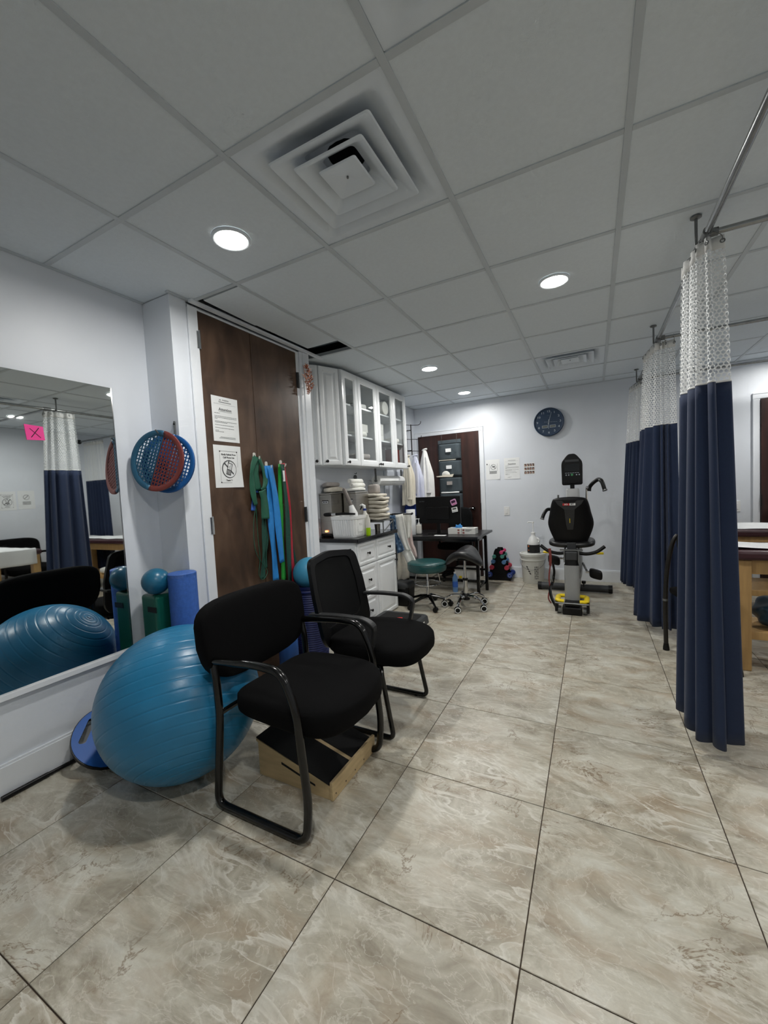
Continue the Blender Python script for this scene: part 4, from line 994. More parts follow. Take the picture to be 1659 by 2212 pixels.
# ribbed white tub with tools
t = thing('storage_tub', 'ribbed white plastic tub full of massage tools on the worktop', 'tub', (-2.04, 3.175, ZW))
def tubring(s, z, rib=0.0):
    out = []
    base = rrect(-.132, .132, -.112, .112, .045, 7); pts = []
    for i in range(len(base)):
        a, b = base[i], base[(i+1) % len(base)]; ln = math.hypot(a[0]-b[0], a[1]-b[1]); k = max(1, int(ln/.004))
        for q in range(k): pts.append((a[0]+(b[0]-a[0])*q/k, a[1]+(b[1]-a[1])*q/k))
    L_ = 0
    for i, p in enumerate(pts):
        r = s*(1+rib*(1 if (i//3) % 2 else -1)); out.append((-2.040+p[0]*r, 3.170+p[1]*r, z))
    return out
rings = [tubring(.90, ZW), tubring(.92, ZW+.004), tubring(.93, ZW+.022), tubring(.932, ZW+.024, .012), tubring(.985, ZW+.162, .012), tubring(.99, ZW+.165), tubring(1.02, ZW+.168), tubring(1.035, ZW+.196), tubring(1.0, ZW+.197), tubring(.96, ZW+.16), tubring(.90, ZW+.01)]
mb = frust(MB(), rings); mb.f.append(tuple(range(len(rings[0])))[::-1]); n_ = len(rings[0]); mb.f.append(tuple(10*n_+k for k in range(n_)))
obj('body', mb, white_m, t, smooth=True, ang=30)
obj('label_panel', MB().box(-1.9155, -1.9125, 3.135, 3.225, ZW+.05, ZW+.15), white_m, t)
obj('print', textmb('TIDE', .026, (-1.9122, 3.18, ZW+.115), (0,1,0), (0,0,1), .0002), ink_m, t)
t = thing('scrub_brush', 'black long-handled brush lying across the tub rim', 'brush', (-2.05, 3.12, 1.045))
obj('handle', MB().tube([(-2.16, 3.10, 1.062), (-2.06, 3.10, 1.066), (-1.93, 3.12, 1.060)], [.010, .013, .008], 10), black_m, t, smooth=True)
obj('ferrule', MB().cyl((-2.175, 3.10, 1.060), (-2.125, 3.10, 1.063), .0135, 12), chrome_m, t, smooth=True)
obj('head', MB().superell((-2.215, 3.095, 1.060), .045, .022, .018, .7, .7, 20, 10), black_m, t, smooth=True)
t = thing('percussion_tool', 'white and taupe massage tool sticking up from the tub', 'massage tool', (-1.985, 3.18, .88))
obj('cone', MB().tube([(-1.982, 3.19, .90), (-1.990, 3.19, 1.06), (-2.012, 3.19, 1.135)], [.042, .040, .022], 20), white_m, t, smooth=True)
obj('handle', MB().tube([(-2.012, 3.19, 1.135), (-2.045, 3.19, 1.21), (-2.078, 3.19, 1.285), (-2.085, 3.19, 1.298)], [.0195, .019, .018, .010], 16), skin_m, t, smooth=True)
t = thing('spray_bottle', 'clear spray bottle with a white trigger behind the tub', 'bottle', (-1.955, 3.34, ZW))
obj('body', MB().lathe([(0, 0), (.034, 0), (.036, .01), (.036, .15), (.03, .19), (.015, .215), (.015, .235)], (-1.955, 3.34, ZW), 20), cream_m, t, smooth=True)
obj('collar', MB().lathe([(.017, .232), (.017, .25), (.012, .252)], (-1.955, 3.34, ZW), 16), navyd, t)
obj('spray_head', MB().tube([(-1.955, 3.34, 1.093), (-1.957, 3.34, 1.12), (-1.98, 3.34, 1.132), (-2.005, 3.34, 1.126)], [.012, .014, .012, .007], 10), white_m, t, smooth=True)
obj('trigger', MB().tube([(-1.985, 3.34, 1.118), (-1.995, 3.34, 1.10), (-2.005, 3.34, 1.085)], [.007, .006, .004], 8), black_m, t, smooth=True)
t = thing('soap_bottle', 'slim clear bottle half full of lime liquid beside the tub', 'bottle', (-1.882, 3.262, ZW))
obj('liquid', MB().lathe([(0, .001), (.020, .001), (.022, .006), (.022, .075), (0, .0752)], (-1.882, 3.262, ZW), 20), lime_m, t, smooth=True)
obj('body', MB().lathe([(.022, .0755), (.0225, .15), (.012, .18), (.012, .196), (0, .197)], (-1.882, 3.262, ZW), 20), cream_m, t, smooth=True)
# wire rack with folded towels
t = thing('wire_rack', 'grey metal rack on the worktop under the folded towels', 'rack', (-2.05, 3.69, ZW))
for y in (3.58, 3.80):
    obj('rail', MB().cyl((-2.20, y, .945), (-1.88, y, .945), .006, 8), greymet_m, t)
    for x in (-2.19, -1.89): obj('leg', MB().cyl((x, y, ZW), (x, y, .945), .006, 8), greymet_m, t)
obj('brace', MB().cyl((-1.885, 3.60, ZW+.012), (-1.885, 3.78, .935), .006, 8), greymet_m, t)
obj('shelf', MB().box(-2.20, -1.88, 3.575, 3.805, .951, .957), greymet_m, t)
z = .9575
for k in range(7):
    hh = [.017, .022, .024, .020, .021, .019, .017][k]
    linen((-2.045+(k % 3-1)*.006, 3.69+(k % 2)*.006, z+hh), .150-.004*(k == 6)+.006*((k*5) % 3-1), .104, hh, towel_m, 'folded cream towel, number %s from the bottom of the rack pile' % ['one', 'two', 'three', 'four', 'five', 'six', 'seven'][k], 50+k, group='folded towels on the rack')
    z += 2*hh-.0012
linen((-2.06, 3.74, z+.050), .062, .05, .049, greytowel_m, 'grey rolled towel standing on top of the towel pile', 60)
t = thing('steel_cup', 'small steel cup under the rack', 'cup', (-2.0, 3.66, ZW))
obj('body', MB().lathe([(0, 0), (.026, 0), (.032, .07), (.030, .07), (.024, .004), (0, .004)], (-2.0, 3.66, ZW), 20), steel_m, t, smooth=True)
# scissors, whiteboard, exam-paper roll
t = thing('scissors', 'black-handled scissors hanging on the wall above the towels', 'scissors', (XL+.01, 3.80, 1.34))
for s in (-1, 1):
    obj('blade', MB().obox((XL+.006, 3.80+s*.006, 1.36), (.0012, 0, 0), (0, .005, 0), (0, -s*.002, .045)), steel_m, t)
    obj('grip', MB().tube([(XL+.008, 3.80+s*(.012+.013*math.cos(a*PI/8)), 1.42+.02*math.sin(a*PI/8)) for a in range(16)], .0038, 8, True), black_m, t, smooth=True)
obj('hook', MB().tube(rnd([(XL+.001, 3.80, 1.46), (XL+.022, 3.80, 1.455), (XL+.026, 3.80, 1.472)], .006), .003, 8), black_m, t)
t = thing('whiteboard', 'pale grey board on the wall under the last wall cabinet', 'board', (XL, 4.80, .95))
obj('panel', MB().box(XL+.001, XL+.011, 4.50, 5.09, .955, 1.50), mat('pale_board', (206, 212, 222), .35), t)
obj('frame', MB().box(XL+.001, XL+.014, 4.49, 4.4995, .945, 1.505).box(XL+.001, XL+.014, 5.0905, 5.10, .945, 1.505).box(XL+.001, XL+.014, 4.50, 5.09, .945, .9545), metalw_m, t)
t = thing('paper_roll', 'white exam-paper roll under the wall cabinet', 'paper roll', (-2.17, 4.35, 1.31))
obj('roll', MB().lathe([(.018, -.33), (.056, -.33), (.056, .33), (.018, .33)], (-2.17, 4.33, 1.372), 32, 'y'), paper_m, t, smooth=True, ang=40)
for y in (3.99, 4.67): obj('bracket', MB().box(-2.18, -2.16, y-.004, y+.004, 1.36, 1.511).cyl((-2.17, y-.014, 1.372), (-2.17, y+.014, 1.372), .014, 10), greymet_m, t)
obj('loose_end', MB().sheet([[(-2.17+.058*math.cos(a), y, 1.372+.058*math.sin(a)) for y in (4.01, 4.65)] for a in [x*.25 for x in range(-1, 7)]]+[[(-2.110, y, z_) for y in (4.01, 4.65)] for z_ in ()]), paper_m, t, smooth=True, solid=.001)

# towel rail with cloths
def cloth(l, r, y, m, label, name='hanging_towel', rip=.008, seed=0, cat='towel', grp='cloths on the towel rail', th=.004, n=12, cols=9, ys=0.0):
    L_ = cr([(a, 0, b) for a, b in l], max(2, n//max(1, len(l)-1))); R_ = cr([(a, 0, b) for a, b in r], max(2, n//max(1, len(r)-1)))
    def at(P, s): k = s*(len(P)-1); i = min(int(k), len(P)-2); return P[i].lerp(P[i+1], k-i)
    rg = random.Random(seed); ph = rg.uniform(0, 6); G = []
    for i in range(n+1):
        s = i/n; a, b = at(L_, s), at(R_, s); row = []
        for j in range(cols):
            w = j/(cols-1); p = a.lerp(b, w); row.append((p.x, y+ys*s+rip*math.sin(ph+w*9+s*1.5)*(0.4+.6*s), p.z+.004*math.sin(ph+w*5)*s))
        G.append(row)
    zmin = min(q[2] for row in G for q in row)
    return one(name, MB().sheet(G), m, label, cat, (sum(a for a, b in l)/len(l), y, zmin), smooth=True, solid=th, ang=180, group=grp)
t = thing('towel_rail', 'swing-out black towel rail past the end of the cabinet', 'towel rail', (-2.31, 4.0, .98))
obj('wall_plate', MB().box(XL+.001, XL+.012, 3.93, 4.05, .94, 1.04), black_m, t, bevel=.003)
for y0, x1, y1 in ((3.95, -1.95, 3.92), (3.99, -1.750, 3.985), (4.03, -1.775, 4.06)):
    obj('arm', MB().cyl((XL+.012, y0, .992), (x1, y1, .992), .006, 10), black_m, t, smooth=True)
    obj('end_knob', MB().sphere((x1, y1, .992), .012, 12, 8), black_m, t, smooth=True)
cloth([(-1.934,.985),(-1.912,.82),(-1.869,.693),(-1.822,.593)], [(-1.838,.998),(-1.81,.824),(-1.791,.695),(-1.757,.605)], 3.948, towelw_m, 'front white towel hanging diagonally over the rail', seed=1, rip=.006)
cloth([(-1.865,.998),(-1.842,.846),(-1.831,.72)], [(-1.765,1.000),(-1.763,.894),(-1.785,.727)], 4.000, towelw_m, 'white towel bunched at the rail end knob', seed=2, rip=.012)
cloth([(-1.90,.66),(-1.879,.569),(-1.841,.486),(-1.818,.43)], [(-1.80,.68),(-1.773,.608),(-1.741,.543),(-1.717,.488)], 3.972, towelw_m, 'lower white towel flaring out above the green stool', seed=3, rip=.007)
cloth([(-1.976,.985),(-1.976,.834),(-1.935,.75),(-1.909,.562)], [(-1.91,.985),(-1.896,.805),(-1.85,.699),(-1.816,.612)], 3.908, gown_m, 'blue patterned gown hanging at the worktop end', 'hanging_gown', seed=4, cat='gown')
cloth([(-1.955,.80),(-1.95,.536),(-1.965,.376),(-1.96,.229)], [(-1.86,.80),(-1.872,.562),(-1.83,.413),(-1.827,.28)], 4.01, towel_m, 'long cream towel hanging lowest beside the cabinet', seed=5, rip=.014)
cloth([(-1.90,.985),(-1.846,.677),(-1.798,.569),(-1.756,.497)], [(-1.80,.985),(-1.786,.684),(-1.758,.6),(-1.743,.504)], 4.066, mat('blush_cloth', (206, 186, 182), .95, var=.05, bump=.3, bs=300), 'blush cloth at the back of the towel rail', seed=6)
cloth([(-2.03,1.003),(-2.03,.94)], [(-1.96,1.003),(-1.955,.955)], 3.932, towelw_m, 'short white towel folded near the rack on the rail', seed=7)

# dark bin with a swing lid, step platform
t = thing('waste_bin', 'charcoal waste bin beside the base cabinet', 'bin', (-1.90, 3.96, 0))
obj('body', frust(MB(), [[(-1.885+a*.86, 3.965+b*.86, .0) for a, b in rrect(-.11, .11, -.10, .10, .03)], [(-1.885+a*.98, 3.965+b*.98, .20) for a, b in rrect(-.11, .11, -.10, .10, .03)], [(-1.885+a*.98, 3.965+b*.98, .205) for a, b in rrect(-.11, .11, -.10, .10, .03)]]), black_m, t, smooth=True)
obj('lid', MB().superell((-1.885, 3.965, .215), .112, .102, .045, .5, .35, 28, 10), darkgrey_m, t, smooth=True, ang=180)
t = thing('step_platform', 'grey aerobic step with a red logo patch on the floor by the drawers', 'step', (-1.60, 3.13, 0))
obj('deck', frust(MB(), [[(-1.60+a, 3.13+b, .04) for a, b in rrect(-.225, .245, -.30, .27, .05)], [(-1.60+a*.97, 3.13+b*.97, .095) for a, b in rrect(-.225, .245, -.30, .27, .05)], [(-1.60+a*.93, 3.13+b*.94, .105) for a, b in rrect(-.225, .245, -.30, .27, .05)], [(-1.60+a*.05, 3.13+b*.05, .105) for a, b in rrect(-.225, .245, -.30, .27, .05)]]), darkgrey_m, t, smooth=True, ang=40)
obj('grip_mat', MB().prism(rrect(-.17, .19, -.245, .215, .03), (-1.60, 3.13, .1052), (1,0,0), (0,1,0), (0,0,.0025)), grip_m, t)
obj('logo_patch', MB().prism([(p.x, p.y) for p in cr([(-.05, -.085, 0), (.02, -.07, 0), (.055, .08, 0), (.0, .075, 0)], 6, True)], (-1.60, 3.13, .1078), (1,0,0), (0,1,0), (0,0,.0012)), red_m, t)
for x in (-1.79, -1.43):
    for y in (2.90, 3.33): obj('foot', MB().box(x-.035, x+.035, y-.04, y+.04, 0, .041), black_m, t, bevel=.006)
obj('label_patch', MB().box(-1.3525, -1.3505, 3.20, 3.25, .05, .085), card_m, t)
# ================================================================== COAT CORNER AND DESK
t = thing('coat_rack', 'black wall-mounted multi-hook coat rack in the far left corner', 'coat rack', (-2.26, 5.25, 1.70))
obj('post', MB().cyl((-2.255, 5.25, 1.735), (-2.255, 5.25, 2.16), .0075, 10), black_m, t, smooth=True)
for z in (1.80, 2.08): obj('bracket', MB().cyl((XL, 5.25, z), (-2.255, 5.25, z), .006, 8), black_m, t)
for z in (2.15, 1.955, 1.79):
    for dx, dy in ((.155, -.02), (-.015, -.20)):
        obj('hook_arm', MB().tube(rnd([(-2.255, 5.25, z), (-2.255+dx*.8, 5.25+dy*.8, z-.012), (-2.255+dx, 5.25+dy, z+.005), (-2.255+dx*1.04, 5.25+dy*1.04, z+.035)], .02), .004, 8), black_m, t, smooth=True)
def garment(label, cx, cy, zt, zb, w, d, m, seed, sleeve=None, skew=0.0, name='lab_coat', cat='coat', extra=None):
    t = thing(name, label, cat, (cx, cy, zb)); rg = random.Random(seed); ph = rg.uniform(0, 6)
    G = []; n = 44; H = 22
    for i in range(H+1):
        s = i/H; ww = w*(.16+.84*min(1, (s*2.6)**.75))*(1+.12*s); dd = d*(.35+.65*min(1, s*2.2)); zz = zt+(zb-zt)*s; row = []
        for k in range(n+1):
            a = 2*PI*k/n; fold = 1+.20*min(1, s*2)*math.sin(a*5+ph+s*1.2)+.10*math.sin(a*9+ph*2-s*2)+.05*math.sin(a*15+s*3)
            row.append((cx+skew*s+ww/2*math.cos(a)*fold, cy+dd/2*math.sin(a)*fold, zz-.02*abs(math.cos(a))*(1-s)+.012*math.sin(a*3+ph)*s))
        G.append(row)
    obj('body', MB().sheet(G), m, t, smooth=True, ang=180)
    obj('collar', MB().tube([(cx+.028*math.cos(a*PI/8), cy+.03*math.sin(a*PI/8), zt-.012+.01*math.cos(a*PI/8)) for a in range(16)], .010, 8, True), m, t, smooth=True)
    if sleeve:
        for (x0, y0, z0, x1, y1, z1, r) in sleeve:
            mid = ((x0+x1)/2+.012, (y0+y1)/2-.01, (z0+z1)/2+.03)
            sl = sub(obj('sleeve', MB().tube(cr([(x0, y0, z0), mid, (x1, y1, z1)], 8), [r*(.75+.25*math.sin(min(1, q/8)*PI/2))*(1+.06*math.sin(q*2.3)) for q in range(17)], 14, flat=.7), m, t, smooth=True, ang=80))
            obj('cuff', MB().lathe([(r*.86, -.012), (r*.98, -.010), (r*.98, .012), (r*.86, .014)], (x1, y1, z1+.006), 16, cap=False), m, sl, smooth=True)
    if extra: extra(t)
    return t
garment('white lab coat hanging in front of the mahogany door', -2.045, 5.20, 1.80, .93, .17, .20, coat_m, 3, [(-2.02, 5.17, 1.68, -1.985, 5.13, 1.20, .036)], .005)
garment('pale bluish lab coat hanging between the other two coats', -2.115, 5.02, 1.715, .93, .17, .17, coatb_m, 5, [(-2.08, 4.97, 1.60, -2.065, 4.93, 1.15, .032)], .015)
garment('cream lab coat hanging closest to the wall cabinet', -2.155, 4.86, 1.70, 1.05, .135, .15, coatc_m, 8, [(-2.12, 4.80, 1.60, -2.105, 4.77, 1.13, .030)], .0)
garment('navy garment showing below the cream coat', -2.145, 4.93, 1.30, .90, .16, .12, gownp_m, 9, None, .0, 'navy_garment', 'garment')

ZD = .69
t = thing('desk', 'black desk with slim square steel legs in front of the mahogany door', 'desk', (-1.72, 4.78, 0))
obj('top', MB().box(-2.28, -1.155, 4.42, 5.16, .662, ZD), mat('black_desk_laminate', (30, 30, 32), .3, var=.1), t, bevel=.003)
for x in (-2.24, -1.190):
    fr = sub(obj('leg', MB().box(x-.017, x+.017, 4.50, 4.534, 0, .6615), blackmet_m, t, bevel=.002)); obj('leg', MB().box(x-.017+.03, x+.017+.03, 4.78, 4.814, 0, .6615), blackmet_m, t, bevel=.002)
    obj('side_rail', MB().box(x-.012+.01, x+.012+.01, 4.535, 4.779, .09, .115), blackmet_m, t); obj('side_rail', MB().box(x-.012+.01, x+.012+.01, 4.535, 4.779, .63, .6615), blackmet_m, t)
obj('foot_bar', MB().box(-2.215, -1.180, 4.785, 4.809, .085, .115), blackmet_m, t); obj('apron', MB().box(-2.222, -1.208, 4.505, 4.529, .625, .6615), blackmet_m, t)
obj('shelf_bar', MB().box(-2.19, -1.17, 4.79, 4.806, .24, .262), blackmet_m, t)
t = thing('monitor', 'black computer monitor seen from behind with two magnetic timers on it', 'monitor', (-1.71, 4.72, ZD))
obj('shell', MB().prism(rrect(-.288, .288, -.165, .165, .008), (-1.712, 4.70, .985), (1,0,0), (0,0,1), (0,.022,0)), black_m, t, bevel=.003)
obj('back_hump', MB().prism(rrect(-.15, .15, -.10, .06, .02), (-1.712, 4.699, .965), (1,0,0), (0,0,1), (0,-.016,0)), black_m, t, bevel=.008)
obj('neck', MB().box(-1.735, -1.69, 4.705, 4.725, ZD+.008, .84), black_m, t, bevel=.003)
obj('base', MB().prism(rrect(-.12, .12, -.085, .085, .02), (-1.712, 4.715, ZD), (1,0,0), (0,1,0), (0,0,.008)), black_m, t)
obj('brand_print', textmb('acer', .036, (-1.915, 4.6988, 1.098), (1,0,0), (0,0,1), .0004, sx=1.15), mat('faint_grey_print', (70, 74, 78), .4), t)
t = thing('kitchen_timer', 'pink rounded timer stuck on the monitor back', 'timer', (-1.502, 4.695, 1.03))
obj('body', MB().prism(rrect(-.036, .036, -.036, .036, .016), (-1.502, 4.6995, 1.075), (.94,0,.34), (-.34,0,.94), (0,-.014,0)), mat('lilac_plastic', (206, 150, 190), .4), t, bevel=.003)
obj('screen', MB().prism(rrect(-.025, .025, -.008, .022, .004), (-1.502, 4.6853, 1.075), (.94,0,.34), (-.34,0,.94), (0,-.001,0)), mat('plum_screen', (62, 30, 60), .3), t)
for k in range(2): obj('button', MB().box(-1.508+k*.018, -1.496+k*.018, 4.6835, 4.6853, 1.046+k*.007, 1.054+k*.007), pinkd, t)
t = thing('kitchen_timer', 'white square timer on the monitor back under the pink one', 'timer', (-1.492, 4.695, .96))
obj('body', MB().prism(rrect(-.036, .036, -.030, .030, .004), (-1.492, 4.6995, .985), (.98,0,.18), (-.18,0,.98), (0,-.012,0)), white_m, t, bevel=.002)
obj('screen', MB().prism(rrect(-.024, .024, .002, .021, .002), (-1.492, 4.6873, .985), (.98,0,.18), (-.18,0,.98), (0,-.001,0)), mat('dark_lcd', (70, 74, 70), .3), t)
for k in range(3): obj('button', MB().lathe([(0, -.0015), (.005, -.001), (.005, 0)], (-1.510+k*.018, 4.6872, .962+k*.0033), 10, 'y'), ink_m, t)
for k, (x0, x1) in enumerate(((-1.578, -1.412), (-1.408, -1.245))):
    t = thing('glove_box', ['white glove box with a blue glove pulled out of its slot', 'white glove box nearest the right edge of the desk'][k], 'glove box', ((x0+x1)/2, 4.75, ZD), group='glove boxes on the desk')
    obj('carton', MB().box(x0, x1, 4.665, 4.80, ZD+.0005, ZD+.073), card_m, t, bevel=.002)
    obj('slot', MB().prism([(p.x, p.y) for p in cr([(-.05, 0, 0), (0, .022, 0), (.05, 0, 0), (0, -.022, 0)], 6, True)], ((x0+x1)/2, 4.735, ZD+.0733), (1,0,0), (0,1,0), (0,0,.0008)), darkink_m if k else glove_m, t)
    pb = MB(); xx = x1-.035 if k == 0 else x0+.022
    for z in (.018, .050): pb.box(xx-.012, xx+.012, 4.6635, 4.6648, ZD+z-.010, ZD+z+.010)
    obj('print_icon', pb, mat('faded_red_print', (150, 96, 92), .6), t)
    pb = MB()
    for z, l in ((.055, .08), (.047, .07), (.038, .05)): pb.box(x0+.045, x0+.045+l, 4.6636, 4.6648, ZD+z-.0015, ZD+z+.0015)
    if k: obj('print_text', pb, ink_m, t)
    if k == 0: obj('glove_tuft', MB().superell((-1.46, 4.735, ZD+.088), .042, .03, .024, .8, .8, 20, 10, lambda x, y, z: (x+.006*math.sin(z*300), y+.006*math.sin(x*150), z*(1+.4*math.sin(x*110)))), glove_m, t, smooth=True)
t = thing('sanitizer_bottle', 'clear pump bottle of hand sanitizer on the desk', 'bottle', (-1.952, 4.655, ZD))
obj('body', MB().superell((-1.952, 4.655, ZD+.062), .036, .026, .061, .35, .7, 24, 14), cream_m, t, smooth=True)
obj('pump', MB().lathe([(.013, .118), (.015, .122), (.015, .142), (.005, .146), (.005, .185), (.014, .188), (.014, .196), (0, .198)], (-1.952, 4.655, ZD), 16), white_m, t, smooth=True, ang=40)
obj('nozzle', MB().tube([(-1.952, 4.655, ZD+.192), (-1.985, 4.65, ZD+.192), (-1.992, 4.65, ZD+.184)], .0055, 8), white_m, t, smooth=True)
t = thing('towel_roll', 'upright white paper towel roll at the left end of the desk', 'paper roll', (-2.032, 4.60, ZD))
obj('roll', MB().lathe([(.018, .001), (.056, .001), (.058, .004), (.058, .312), (.056, .315), (.018, .315)], (-2.032, 4.60, ZD), 28), paper_m, t, smooth=True, ang=40)
obj('core', MB().lathe([(.017, .002), (.017, .314), (.014, .314), (.014, .002)], (-2.032, 4.60, ZD), 20, cap=False), ply_m, t, smooth=True)
one('paper_sheet', MB().box(-1.70, -1.56, 4.50, 4.56, ZD+.0005, ZD+.003), paper_m, 'white paper slip on the desk in front of the monitor base', 'paper', (-1.63, 4.53, ZD))

t = thing('office_chair', 'black office chair tucked behind the desk', 'office chair', (-1.66, 5.27, 0))
obj('backrest', MB().superell((-1.63, 5.415, .76), .165, .030, .215, .5, .4, 32, 14, lambda x, y, z: (x, y-.05*(x/.165)**2, z)), meshfab_m, t, smooth=True, ang=180)
obj('seat', MB().superell((-1.66, 5.20, .475), .22, .20, .045, .5, .45, 32, 12), fab_m, t, smooth=True, ang=180)
obj('back_stem', MB().tube(rnd([(-1.60, 5.23, .42), (-1.60, 5.43, .43), (-1.60, 5.45, .62), (-1.60, 5.44, .76)], .06), .02, 10, flat=.5), black_m, t, smooth=True)
obj('gas_post', MB().cyl((-1.66, 5.27, .10), (-1.66, 5.27, .43), .022, 14), black_m, t, smooth=True)
for x in (-1.88, -1.44): obj('armrest', MB().tube(rnd([(x, 5.38, .60), (x, 5.16, .61), (x*.98-.032, 5.20, .45)], .03), .016, 10), black_m, t, smooth=True)
for k in range(5):
    a = k*2*PI/5+.3; ex, ey = -1.66+.24*math.cos(a), 5.27+.22*math.sin(a)
    b = sub(obj('base_arm', MB().tube([(-1.66, 5.27, .11), (ex, ey, .075)], [.022, .014], 10), black_m, t, smooth=True))
    obj('caster', MB().lathe([(0, -.02), (.027, -.02), (.028, 0), (.027, .02), (0, .02)], (ex, ey, .0285), 16, 'y').cyl((ex, ey, .03), (ex, ey, .075), .008, 8), black_m, b, smooth=True)

# under the desk
t = thing('storage_box', 'white plastic storage box under the desk', 'box', (-1.42, 4.92, 0))
obj('body', frust(MB(), [[(-1.425+a*.93, 4.91+b*.93, 0) for a, b in rrect(-.145, .145, -.09, .09, .015)], [(-1.425+a, 4.91+b, .225) for a, b in rrect(-.145, .145, -.09, .09, .015)]]), card_m, t, smooth=True)
obj('lid', MB().prism(rrect(-.150, .150, -.095, .095, .015), (-1.425, 4.91, .226), (1,0,0), (0,1,0), (0,0,.02)), cream_m, t, bevel=.003)
obj('sticker', MB().box(-1.51, -1.475, 4.8155, 4.8215, .12, .15), yellow_m, t)
t = thing('water_bottle', 'clear blue-labelled water bottle standing under the desk', 'bottle', (-1.50, 4.62, 0))
obj('body', MB().lathe([(0, 0), (.030, 0), (.032, .01), (.032, .15), (.028, .18), (.012, .21), (.012, .225)], (-1.50, 4.62, 0), 20), water_m, t, smooth=True)
obj('label', MB().lathe([(.0325, .06), (.0325, .13)], (-1.50, 4.62, 0), 20, cap=False), bdblue_m, t, smooth=True)
obj('cap', MB().lathe([(.014, .222), (.014, .24), (0, .24)], (-1.50, 4.62, 0), 16), white_m, t)

# ------------------------------------------------------------------ stools
def caster(parent, x, y, rot, r, ringm, wm):
    M = Matrix.Translation((x, y, r)) @ Matrix.Rotation(rot, 4, 'Z')
    w = sub(obj('caster', MB().lathe([(0, -.013), (r*.7, -.014), (r, -.010), (r, .010), (r*.7, .014), (0, .013)], (0,0,0), 20, 'y').move(M), wm, parent, smooth=True, ang=30))
    return w, M
t = thing('round_stool', 'dark green vinyl round stool on casters', 'stool', (-1.592, 3.965, 0))
cx, cy = -1.592, 3.965
obj('seat', MB().lathe([(0, .385), (.185, .385), (.200, .395), (.207, .415), (.207, .455), (.200, .475), (.180, .487), (.10, .492), (0, .493)], (cx, cy, 0), 44), stool_m, t, smooth=True, ang=60)
obj('seat_piping', MB().tube([(cx+.204*math.cos(a*PI/24), cy+.204*math.sin(a*PI/24), .470) for a in range(48)], .0035, 6, True), stool_m, t, smooth=True)
obj('column', MB().lathe([(.016, .08), (.016, .26), (.012, .262), (.012, .385)], (cx, cy, 0), 16), chrome_m, t, smooth=True, ang=30)
ring = sub(obj('foot_ring', MB().tube([(cx+.135*math.cos(a*PI/18), cy+.135*math.sin(a*PI/18), .25) for a in range(36)], .006, 8, True), chrome_m, t, smooth=True))
for k in range(4):
    a = k*PI/2+.4; obj('ring_post', MB().cyl((cx+.135*math.cos(a), cy+.135*math.sin(a), .25), (cx+.11*math.cos(a), cy+.11*math.sin(a), .386), .005, 8), chrome_m, ring)
for k in range(5):
    a = k*2*PI/5-.90; ex, ey = cx+.235*math.cos(a), cy+.235*math.sin(a)
    b = sub(obj('base_arm', MB().tube([(cx, cy, .115), (cx+.1*math.cos(a), cy+.1*math.sin(a), .10), (ex, ey, .058)], [.018, .016, .010], 10), blackmet_m, t, smooth=True))
    obj('caster', MB().lathe([(0, -.02), (.024, -.02), (.0265, -.01), (.0265, .01), (.024, .02), (0, .02)], (ex, ey, .0265), 18, 'y').cyl((ex, ey, .04), (ex, ey, .062), .007, 8), black_m, b, smooth=True, ang=40)
t = thing('saddle_stool', 'black saddle stool with a chrome five-arm base and ringed casters', 'stool', (-1.205, 4.05, 0))
cx, cy = -1.205, 4.05
def sad(x, y, z):
    s = y/.19                                              # -1 rear (towards the viewer) .. +1 horn
    wd = 1.0 if s < 0 else 1-.50*s
    x2 = x*wd; zz = z+.045*(1-abs(s))*0+.045*max(0, s)**1.5-.10*(x2/.185)**2+.015*max(0, -s)
    return (x2, y, zz)
obj('seat', MB().superell((cx, cy+.01, .562), .190, .185, .042, .55, .75, 40, 16, sad), fabv_m if 'fabv_m' in globals() else mat('black_vinyl', (22, 22, 23), .35, var=.1), t, smooth=True, ang=180)
obj('seat_plate', MB().box(cx-.06, cx+.06, cy-.06, cy+.06, .50, .53), black_m, t, bevel=.005)
obj('tilt_lever', MB().tube([(cx-.03, cy-.02, .505), (cx-.13, cy-.06, .50), (cx-.16, cy-.08, .515)], .005, 8), greymet_m, t, smooth=True)
obj('column', MB().lathe([(.024, .12), (.024, .29), (.018, .292), (.018, .30), (.014, .302), (.014, .505)], (cx, cy, 0), 20), chrome_m, t, smooth=True, ang=30)
obj('collar', MB().lathe([(.027, .285), (.027, .305), (.02, .308)], (cx, cy, 0), 20), black_m, t, smooth=True)
obj('hub', MB().lathe([(.0, .085), (.042, .085), (.045, .10), (.040, .135), (.026, .15), (0, .15)], (cx, cy, 0), 24), black_m, t, smooth=True, ang=40)
for k in range(5):
    a = k*2*PI/5-PI/2-.10; ex, ey = cx+.225*math.cos(a), cy+.225*math.sin(a)
    b = sub(obj('base_arm', MB().tube(cr([(cx+.03*math.cos(a), cy+.03*math.sin(a), .118), (cx+.12*math.cos(a), cy+.12*math.sin(a), .125), (cx+.20*math.cos(a), cy+.20*math.sin(a), .09), (ex, ey, .062)], 5), [.018]*4+[.017]*4+[.016]*4+[.014]*4, 10), chrome_m, t, smooth=True))
    M = Matrix.Translation((ex, ey, .0335)) @ Matrix.Rotation(.35, 4, 'Z')
    obj('caster', MB().lathe([(0, -.022), (.028, -.022), (.0335, -.012), (.0335, .012), (.028, .022), (0, .022)], (0,0,0), 22, 'y').move(M), black_m, b, smooth=True, ang=30)
    obj('wheel_ring', MB().tube([M @ Vector((.0265*math.cos(q*PI/12), -.0225, .0265*math.sin(q*PI/12))) for q in range(24)], .0038, 6, True), white_m, b, smooth=True)

